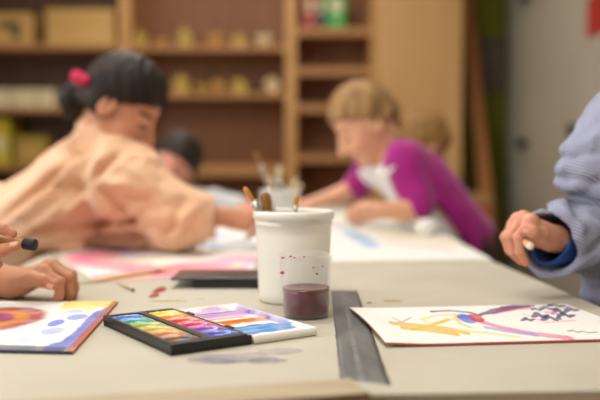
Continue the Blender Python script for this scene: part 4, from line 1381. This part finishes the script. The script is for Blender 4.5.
# ------------------------------------------------------------------ 2. girl in magenta
b = skeleton(P(460, 240, 2.62), P(416, 182, 2.59), P(391, 154, 2.57), P(404, 163, 2.47), P(374, 168, 2.71), (0, -1, 0), [(.58, 2.56, 0), (.62, 2.72, 0)], .05)
b.kdir = V(-1, 0, 0)
head2 = (P(364, 125, 2.57), V(-.80, -.14, -.58), V(-.58, .0, .8), 1.10)
elN = P(420, 210, 2.42); wrN = P(378, 211, 2.38)
H2 = hand_prims(wrN, (-1, -.05, -.25), (0, -.2, .6), (-.1, -1, 0), RELAX, .95)
elF = P(354, 188, 2.75); wrF = P(318, 200, 2.70)
H2b = hand_prims(wrF, (-1, -.2, -.15), (.0, -1, .1), (0, .1, 1), [(45, 60, 35)] * 4, .95)
mag = make_person("blonde girl in a magenta cardigan and white apron, leaning over the far painting", b, head2,
                  [dict(sh=b.sh_l, el=elN, wr=wrN, hand=H2, fine=.003), dict(sh=b.sh_r, el=elF, wr=wrF, hand=H2b, fine=.003)], (224, 170, 138), (150, 118, 78))
trousers_and_shoes(b, mag, M_brown_t, M_shoe)
M_mag = mat("magenta_wool", (166, 32, 128), .85, (150, 26, 114), 18, bump=.3, bscale=80, spec=.2, sheen=.25)
M_apron = mat("white_apron_cotton", (232, 230, 228), .85, (222, 220, 220), 10, bump=.15)
tf2 = torso_fn(b, .018)
axis2 = unit(b.chest - b.pelvis); front2 = unit(V(-.72, 0, -.69))
front2 = unit(front2 - axis2 * (front2 @ axis2))
def card(p):
    d = tf2(p)
    fr = (p - b.chest) @ front2 - .004
    d = smax(d, fr, .012)
    d = smin(d, cone(p, b.sh_l, elN + unit(b.sh_l - elN) * .015, .060, .044), .03)
    d = smin(d, cone(p, b.sh_r, elF, .056, .042), .03)
    d = d - .007 * folds(p, axis2, 6, 26, 14) + .003 * vnoise(p, 60, 4)
    d = smax(d, -cone(p, b.neck + (b.neck - b.chest) * .05, head2[0], .044, .06), .01)
    low = -(p - b.pelvis) @ axis2 - .05
    d = smax(d, low, .02)
    return np.where(p[:, 0] < xr(2.6) + .01, smax(d, TZ + .004 - p[:, 2], .006), d)
lo, hi = bounds([b.pelvis, b.chest, b.neck, elN, elF, b.sh_r], .14)
garment("cardigan", card, lo, hi, .008, M_mag, mag)
tf2b = torso_fn(b, .017)
def apron(p):
    d = tf2b(p)
    d = smax(d, .018 - (p - b.chest) @ front2, .008)
    d = smax(d, (p - b.neck) @ axis2 + .0, .01)
    d = smax(d, -(p - b.pelvis) @ axis2 - .02, .01)
    d = d - .004 * folds(p, axis2, 6, 30, 44)
    return np.where(p[:, 0] < xr(2.6) + .01, smax(d, TZ + .004 - p[:, 2], .006), d)
garment("apron", apron, lo, hi, .007, M_apron, mag)
M_hair2 = hair_mat("dark_blonde_hair", (168, 132, 86), (126, 94, 58))
hf2 = hair_fn(head2, .012, .05, -.03, .056, (.70, .004))
bk = frame_of(head2[1], head2[2])
def hair2(p):
    d = hf2(p)
    c = head2[0]
    t0 = c - bk[1] * .088 + bk[2] * .02
    d = smin(d, cone(p, t0, t0 - bk[1] * .012 - bk[2] * .03, .020, .018), .02)
    d = smin(d, cone(p, t0 - bk[1] * .012 - bk[2] * .03, t0 - bk[1] * .0 - bk[2] * .09, .018, .008), .02)
    return d
lo, hi = bounds([head2[0], head2[0] - bk[1] * .13 - bk[2] * .08], .125)
garment("hair", hair2, lo, hi, .0048, M_hair2, mag)

# ------------------------------------------------------------------ 3. child in grey behind the peach girl
b = skeleton((-.86, 3.20, .58), P(150, 205, 3.15), P(166, 190, 3.10), P(150, 205, 3.24), P(186, 203, 3.02), unit((-.6, .8, 0)), [(-.88, 3.28, 0), (-.92, 3.14, 0)], .05)
b.kdir = V(1, 0, 0)
head3 = (P(173, 166, 2.98), V(-.12, -.96, -.14), V(.40, -.15, .85), 1.06)
el3 = P(160, 214, 2.90); wr3 = P(158, 196, 2.84)
H3 = hand_prims(wr3, (.15, .1, 1), (.5, -.2, 0), (-.3, -1, 0), [(25, 40, 20)] * 4, .9)
el3b = P(214, 204, 2.95); wr3b = P(246, 205, 2.84)
H3b = hand_prims(wr3b, (1, -.3, -.1), (0, 1, .1), (0, 0, 1), RELAX, .9)
gry = make_person("dark-haired child in pale grey resting a cheek on one hand behind the peach smock", b, head3,
                  [dict(sh=b.sh_l, el=el3, wr=wr3, hand=H3, fine=.003), dict(sh=b.sh_r, el=el3b, wr=wr3b, hand=H3b, fine=.003)], (214, 150, 130), (44, 34, 30))
trousers_and_shoes(b, gry, M_jean, M_shoe)
M_gry = mat("pale_grey_cotton", (190, 190, 188), .85, (176, 178, 178), 8, bump=.2)
tf3 = torso_fn(b, .016)
def shirt3(p):
    d = tf3(p)
    d = smin(d, cone(p, b.sh_l, el3, .055, .046), .03)
    d = smin(d, cone(p, el3, wr3 + (el3 - wr3) * .35, .044, .034), .03)
    d = smin(d, cone(p, b.sh_r, el3b, .056, .046), .03)
    d = smin(d, cone(p, el3b, wr3b + (el3b - wr3b) * .2, .046, .034), .03)
    d = d - .006 * folds(p, (1, 0, -.2), 6, 26, 54)
    d = smax(d, -cone(p, b.neck, head3[0], .046, .06), .01)
    d = smax(d, .46 - p[:, 2], .02)
    return np.where(p[:, 0] > xl(3.1) - .02, smax(d, TZ + .004 - p[:, 2], .006), d)
lo, hi = bounds([b.pelvis, b.chest, b.neck, el3, wr3, el3b, wr3b], .13)
garment("shirt", shirt3, lo, hi, .009, M_gry, gry)
hf3 = hair_fn(head3, .011, .05, -.05, .058, (.70, .002))
garment("hair", hf3, head3[0] - .13, head3[0] + .13, .005, M_hair1, gry)

# ------------------------------------------------------------------ 4. fair child behind the magenta girl
b = skeleton(P(474, 250, 3.42), P(444, 196, 3.42), P(432, 168, 3.40), P(436, 178, 3.32), P(436, 178, 3.52), (0, -1, 0), [(.72, 3.36, 0), (.74, 3.50, 0)], .045)
b.kdir = V(-1, 0, 0)
head4 = (P(424, 144, 3.34), V(-.86, -.05, -.5), V(-.46, 0, .88), 1.05)
el4 = P(416, 206, 3.32); wr4 = P(396, 205, 3.34)
H4 = hand_prims(wr4, (-1, 0, -.3), (0, 1, .1), (0, 0, 1), RELAX, .85)
el4b = P(410, 205, 3.52); wr4b = P(388, 205, 3.52)
H4b = hand_prims(wr4b, (-1, 0, -.3), (0, -1, .1), (0, 0, 1), RELAX, .85)
fair = make_person("fair-haired child half hidden behind the girl in magenta", b, head4,
                   [dict(sh=b.sh_l, el=el4, wr=wr4, hand=H4, fine=.004), dict(sh=b.sh_r, el=el4b, wr=wr4b, hand=H4b, fine=.004)], (206, 150, 118), (140, 104, 64))
trousers_and_shoes(b, fair, M_brown_t, M_shoe)
tf4 = torso_fn(b, .012, .075, .07, .04)
M_olv = mat("brown_sweater", (116, 84, 58), .9, (104, 74, 50), 20, bump=.25)
def shirt4(p):
    d = tf4(p)
    d = smin(d, cone(p, b.sh_l, el4, .046, .040), .03)
    d = smin(d, cone(p, el4, wr4, .038, .028), .03)
    d = smin(d, cone(p, b.sh_r, el4b, .046, .040), .03)
    d = smin(d, cone(p, el4b, wr4b, .038, .028), .03)
    d = d - .005 * folds(p, (0, 0, 1), 6, 26, 64)
    d = smax(d, -cone(p, b.neck, head4[0], .04, .05), .01)
    d = smax(d, .46 - p[:, 2], .02)
    return np.where(p[:, 0] < xr(3.4) + .01, smax(d, TZ + .004 - p[:, 2], .006), d)
lo, hi = bounds([b.pelvis, b.chest, b.neck, el4, wr4, el4b, wr4b], .12)
garment("sweater", shirt4, lo, hi, .009, M_olv, fair)
M_hair4 = hair_mat("light_brown_hair", (158, 118, 68), (120, 86, 46))
garment("hair", hair_fn(head4, .014, .05, -.06, .054), head4[0] - .13, head4[0] + .13, .005, M_hair4, fair)

# ------------------------------------------------------------------ 5. child in the striped smock, right foreground
YR = 1.34
b = skeleton((.86, 1.50, .60), (.76, 1.50, .84), (.70, 1.50, .97), (.74, 1.36, .93), (.70, 1.64, .93), (0, -1, 0), [(.88, 1.42, 0), (.90, 1.58, 0)], .055)
b.kdir = V(-1, 0, 0)
b.sh_l, b.sh_r = V(.72, 1.38, .935), V(.70, 1.63, .935)
head5 = (V(.655, 1.50, 1.115), V(-.8, -.15, -.55), V(-.5, 0, .86), 1.05)
wr5 = P(556, 237, 1.335)
el5 = P(632, 246, 1.47)
# the working hand: right hand, thumb side to the camera
x5 = unit(P(512, 216, 1.305) - wr5)
z5 = unit(V(-.30, -.10, 1.0)); z5 = unit(z5 - x5 * (z5 @ x5)); y5 = np.cross(z5, x5)
if y5[1] > 0: y5 = -y5
def to_local(w_, x_, y_, z_, s_, pts):
    return [tuple(np.array([(q - w_) @ x_, (q - w_) @ y_, (q - w_) @ z_]) / s_) for q in pts]
H5 = hand_prims(wr5, x5, y5, z5, [(68, 50, 26), (72, 54, 30), (74, 56, 32), (74, 60, 36)], 1.14,
                to_local(wr5, x5, y5, z5, 1.14, [P(549, 241, 1.312), P(541, 235, 1.282), P(532, 231.5, 1.266), P(524, 230.5, 1.266)]), (.05, .01, -.03, -.07))
el5b = V(.78, 1.76, .74); wr5b = V(.74, 1.74, .56)
H5b = hand_prims(wr5b, (-.1, 0, -1), (-1, 0, .1), (0, 1, 0), RELAX, .95)
# near arm belongs to the shoulder nearer the camera in this pose
strp = make_person("child in a blue and white striped smock at the right edge, one fist raised", b, head5,
                   [dict(sh=b.sh_l, el=el5, wr=wr5, hand=H5, fine=.0013, rw=.022, re=.026), dict(sh=b.sh_r, el=el5b, wr=wr5b, hand=H5b, fine=.003)], (212, 150, 122), (90, 64, 44))
trousers_and_shoes(b, strp, M_jean, M_shoe)
M_str = striped("striped_seersucker", (174, 174, 184), (126, 132, 162), .0044, (.45, 0, .9))
M_blue = mat("blue_jersey", (44, 82, 156), .8, (36, 70, 140), 20, bump=.3, bscale=150)
tf5 = torso_fn(b, .035)
cufA = P(612, 238, 1.43); cufB = P(548, 243, 1.325)
cax = unit(cufB - cufA)
def sleeve5(p):
    d = tf5(p)
    d = smin(d, cone(p, b.sh_l, P(640, 140, 1.40), .085, .085), .06)
    d = smin(d, cone(p, P(645, 135, 1.40), P(607, 172, 1.37), .085, .072), .05)
    d = smin(d, cone(p, P(602, 174, 1.37), P(618, 216, 1.39), .064, .068), .035)
    d = smin(d, cone(p, P(625, 225, 1.42), P(549, 244, 1.325), .072, .054), .030)
    d = smin(d, cone(p, P(640, 250, 1.42), P(625, 300, 1.42), .085, .07), .05)
    d = smin(d, cone(p, b.sh_r, el5b, .075, .06), .05)
    d = smin(d, cone(p, el5b, wr5b + unit(el5b - wr5b) * .02, .055, .045), .04)
    d = d - .008 * folds(p, (-.5, -.1, -.8), 5, 24, 71) - .006 * folds(p, cax, 7, 30, 75) + .004 * vnoise(p, 50, 9)
    d = d - creases(p, [(564, 194, 604, 206, -.014, .007), (545, 206, 562, 232, -.010, .006), (556, 204, 572, 226, .008, .006), (572, 254, 594, 236, -.010, .006), (552, 284, 592, 262, -.010, .006), (578, 270, 600, 250, .008, .007),
                        (560, 176, 600, 184, -.008, .006), (562, 160, 602, 150, -.007, .007), (572, 146, 604, 128, .006, .008), (596, 120, 597, 196, .006, .004), (530, 208, 552, 203, -.005, .004), (580, 214, 606, 236, .010, .008)], 1.34, 1.44)
    # gathered seam where the sleeve bends
    g = p - P(572, 212, 1.33)
    d = d + .010 * np.exp(-((g @ unit((.75, 0, -.5))) / .009) ** 2 - (np.linalg.norm(g, axis=1) / .06) ** 2)
    # open cuff
    d = smax(d, (p - P(541, 244, 1.325)) @ unit(cax + V(-.1, -.55, -.35)) - .006 * np.sin(p[:, 2] * 90), .006)
    d = smax(d, -cone(p, cufA + cax * .01, cufB + cax * .05, .030, .050), .006)
    d = smax(d, -cone(p, b.neck + V(-.01, 0, .0), head5[0], .05, .06), .01)
    d = smax(d, .42 - p[:, 2], .02)
    return np.where(p[:, 0] < xr(1.4) + .012, smax(d, TZ + .0035 - p[:, 2], .006), d)
lo, hi = bounds([b.pelvis, b.chest, b.neck, P(545, 244, 1.32), wr5b, P(600, 172, 1.36), b.sh_l], .15); lo[2] = .4
garment("smock", sleeve5, lo, hi, .0046, M_str, strp)
def under5(p):
    a0, a1 = P(618, 246, 1.44), P(550, 246, 1.325)
    d = cone(p, a0, a1, .032, .031)
    d = d - .003 * folds(p, cax, 8, 60, 91)
    d = smax(d, (p - a1) @ unit(cax + V(0, -.1, .75)), .004)
    d = smax(d, -cone(p, a0 + cax * -.02, a1 + cax * .03 + V(0, 0, .004), .026, .027), .003)
    return d
lo, hi = bounds([P(618, 244, 1.44), P(545, 246, 1.32)], .055)
garment("undersleeve", under5, lo, hi, .003, M_blue, strp, "blue undersleeve cuff")
garment("hair", hair_fn(head5, .014, .05, -.06, .054), head5[0] - .14, head5[0] + .14, .006, hair_mat("brown_hair", (110, 78, 52), (84, 58, 38)), strp)
# the crayon in the fist
fi = H5["fingers"][0][0]
tipp = P(532, 247.5, 1.256)
crd = unit(tipp - P(514, 232, 1.30))
ca = tipp - crd * .048
e = empty("crayon", tuple(ca), "short pale wooden crayon held in the fist of the striped smock child", "crayon")
M_cray = mat("pale_wood_crayon", (232, 196, 156), .5, (220, 178, 134), 30, (1, 1, .2))
def along(name, prof, m, parent, o, d):
    bm = bmesh.new(); bm_lathe(bm, prof, (0, 0, 0), None, 24)
    bmesh.ops.transform(bm, matrix=Matrix.Translation(o) @ dir_rot(d).to_4x4(), verts=bm.verts)
    return from_bm(name, bm, m, parent, smooth=True)
along("shaft", [(0, 0), (.0062, .0005), (.0062, .041)], M_cray, e, ca, crd)
along("tip", [(.0062, .041), (.0056, .0455), (.0036, .048), (0, .0485)], mat("worn_crayon_tip", (246, 226, 206), .4), e, ca, crd)

# ------------------------------------------------------------------ 6. child at the left edge, bare forearms
b = skeleton((-.98, 1.34, .60), (-.90, 1.34, .85), (-.86, 1.34, .97), (-.87, 1.48, .935), (-.87, 1.20, .935), (0, 1, 0), [(-1.0, 1.42, 0), (-1.02, 1.26, 0)], .055)
b.kdir = V(1, 0, 0)
head6 = (V(-.80, 1.34, 1.115), V(.8, -.05, -.6), V(.55, 0, .84), 1.05)
wr6 = P(13, 287, 1.33); wr6[2] = TZ + .028
el6 = V(-.67, 1.40, TZ + .052)
x6 = unit(V(.93, -.24, .33))
z6 = unit(V(.10, -.12, 1)); z6 = unit(z6 - x6 * (z6 @ x6)); y6 = np.cross(x6, z6)
if y6[1] > 0: y6 = -y6
H6 = hand_prims(wr6, x6, y6, z6, [(48, 66, 34), (48, 58, 30), (44, 54, 28), (38, 52, 28)], 1.12,
                to_local(wr6, x6, y6, z6, 1.12, [P(22, 281, 1.30), P(32, 279, 1.275), P(43, 281, 1.268), P(52, 285, 1.268)]), (.06, .02, -.03, -.09))
wr6b = P(-48, 260, 1.22)
el6b = V(-.75, 1.17, .76)
x6b = unit(P(-12, 242, 1.20) - wr6b)
y6b = unit(V(.1, -.6, .6)); y6b = unit(y6b - x6b * (y6b @ x6b)); z6b = unit(np.cross(x6b, y6b) * -1)
if z6b[2] < 0: z6b = -z6b
H6b = hand_prims(wr6b, x6b, y6b, z6b, [(24, 44, 30), (46, 60, 34), (58, 68, 38), (60, 70, 40)], 1.0,
                 to_local(wr6b, x6b, y6b, z6b, 1.0, [P(-32, 264, 1.195), P(-16, 257, 1.178), P(3, 250, 1.172), P(16, 246, 1.172)]))
H6b["fingers"][0] = ([P(-34, 240, 1.205), P(-14, 229, 1.185), P(3, 229, 1.178), P(12, 234, 1.178)], [.0092, .0085, .0078, .0070])
left = make_person("child at the left edge with bare forearms, resting one fist on the table", b, head6,
                   [dict(sh=b.sh_l, el=el6, wr=wr6, hand=H6, fine=.0013, rw=.027, re=.036), dict(sh=b.sh_r, el=el6b, wr=wr6b, hand=H6b, fine=.0015)], (192, 136, 104), (60, 44, 34))
trousers_and_shoes(b, left, M_jean, M_shoe)
tf6 = torso_fn(b, .018)
M_teal = mat("teal_cotton", (70, 120, 126), .85, (60, 108, 114), 12, bump=.2)
def tee(p):
    d = tf6(p)
    for s_, e_ in ((b.sh_l, el6), (b.sh_r, el6b)):
        e2 = s_ + (e_ - s_) * .75
        d = smin(d, cone(p, s_, e2, .058, .054), .03)
    d = d - .005 * folds(p, (0, 0, 1), 6, 26, 84)
    for s_, e_ in ((b.sh_l, el6), (b.sh_r, el6b)):
        e2 = s_ + (e_ - s_) * .75
        near = np.linalg.norm(p - e2, axis=1) < .1
        d = np.where(near, smax(d, (p - e2) @ unit(e_ - s_), .006), d)
    d = smax(d, -cone(p, b.neck, head6[0], .046, .06), .01)
    return smax(d, .46 - p[:, 2], .02)
lo, hi = bounds([b.pelvis, b.chest, b.neck, el6, el6b], .13)
garment("t_shirt", tee, lo, hi, .009, M_teal, left)
garment("hair", hair_fn(head6, .014, .05, -.06, .054), head6[0] - .14, head6[0] + .14, .006, M_hair1, left)
# marker in the other hand
m1 = P(35.5, 245, 1.185); m0 = P(-30, 236, 1.205)
md = unit(m1 - m0); ML = np.linalg.norm(m1 - m0)
e = empty("paintbrush", tuple(m0), "paintbrush with pale handle and short dark square bristles held at the left edge", "paintbrush")
along("handle", [(0, 0), (.005, .001), (.0062, ML * .5), (.0055, ML - .024)], M_brT, e, m0, md)
along("ferrule", [(.0056, ML - .026), (.0072, ML - .020), (.0074, ML - .013)], M_brT, e, m0, md)
along("bristles", [(.0072, ML - .0185), (.0086, ML - .0165), (.0086, ML - .001), (.0078, ML), (0, ML)], mat("dark_bristles", (44, 36, 44), .6), e, m0, md)

# ================================================================== LIGHT
def area(name, loc, rot, sx_, sy_, e, c):
    l = bpy.data.lights.new(name, "AREA"); l.shape = "RECTANGLE"; l.size = sx_; l.size_y = sy_; l.energy = e; l.color = c
    o = bpy.data.objects.new(name, l); o.location = loc; o.rotation_euler = rot
    COL.objects.link(o); return o
for k, (a, b_) in enumerate(WINS):
    area("window_daylight", (XL + .06, (a + b_) / 2, 1.7), (0, math.radians(-90), 0), 1.6, b_ - a - .1, (66, 52)[k], (1.0, .99, .98))
# ceiling luminaires
M_lum, nt, b_ = new_mat("luminaire_diffuser")
b_.inputs["Emission Color"].default_value = (1, .93, .82, 1); b_.inputs["Emission Strength"].default_value = 3.0
for k, (x, y, en) in enumerate(((-.5, .3, 32), (-.5, 2.3, 42), (-.5, 4.3, 34))):
    e = empty("ceiling_lamp", (x, y, ZC), ("flat ceiling lamp above the near end of the table", "flat ceiling lamp above the middle of the table", "flat ceiling lamp near the bookcases")[k], "lamp", "flat ceiling lamps")
    box("housing", (x - .62, y - .17, ZC - .06), (x + .62, y + .17, ZC), M_frame, e, .004)
    box("diffuser", (x - .6, y - .15, ZC - .068), (x + .6, y + .15, ZC - .0605), M_lum, e, .001)
    area("lamp_light", (x, y, ZC - .075), (0, 0, 0), 1.2, .3, en, (1, .965, .91))
w = bpy.data.worlds.new("sky"); SC.world = w; w.use_nodes = True
nt = w.node_tree
bg = nt.nodes["Background"]
sky = nt.nodes.new("ShaderNodeTexSky"); sky.sky_type = "HOSEK_WILKIE"; sky.sun_direction = (.3, -.5, .6); sky.turbidity = 4
nt.links.new(sky.outputs["Color"], bg.inputs["Color"]); bg.inputs["Strength"].default_value = 2.0

# ================================================================== CAMERA
cam = bpy.data.cameras.new("camera")
cam.lens = 50; cam.sensor_width = 36; cam.clip_start = .05
cam.dof.use_dof = True; cam.dof.focus_distance = 1.10; cam.dof.aperture_fstop = 2.05
co = bpy.data.objects.new("camera", cam)
co.location = (0, 0, EYE); co.rotation_euler = (math.pi / 2 - PITCH, 0, 0)
COL.objects.link(co); SC.camera = co
SC.view_settings.view_transform = "Standard"
SC.view_settings.look = "None"
SC.view_settings.gamma = 1.0
SC.view_settings.use_curve_mapping = False
SC.view_settings.exposure = -0.42
SC.cycles.use_denoising = True
SC.cycles.max_bounces = 8
SC.cycles.caustics_reflective = False
SC.cycles.caustics_refractive = False
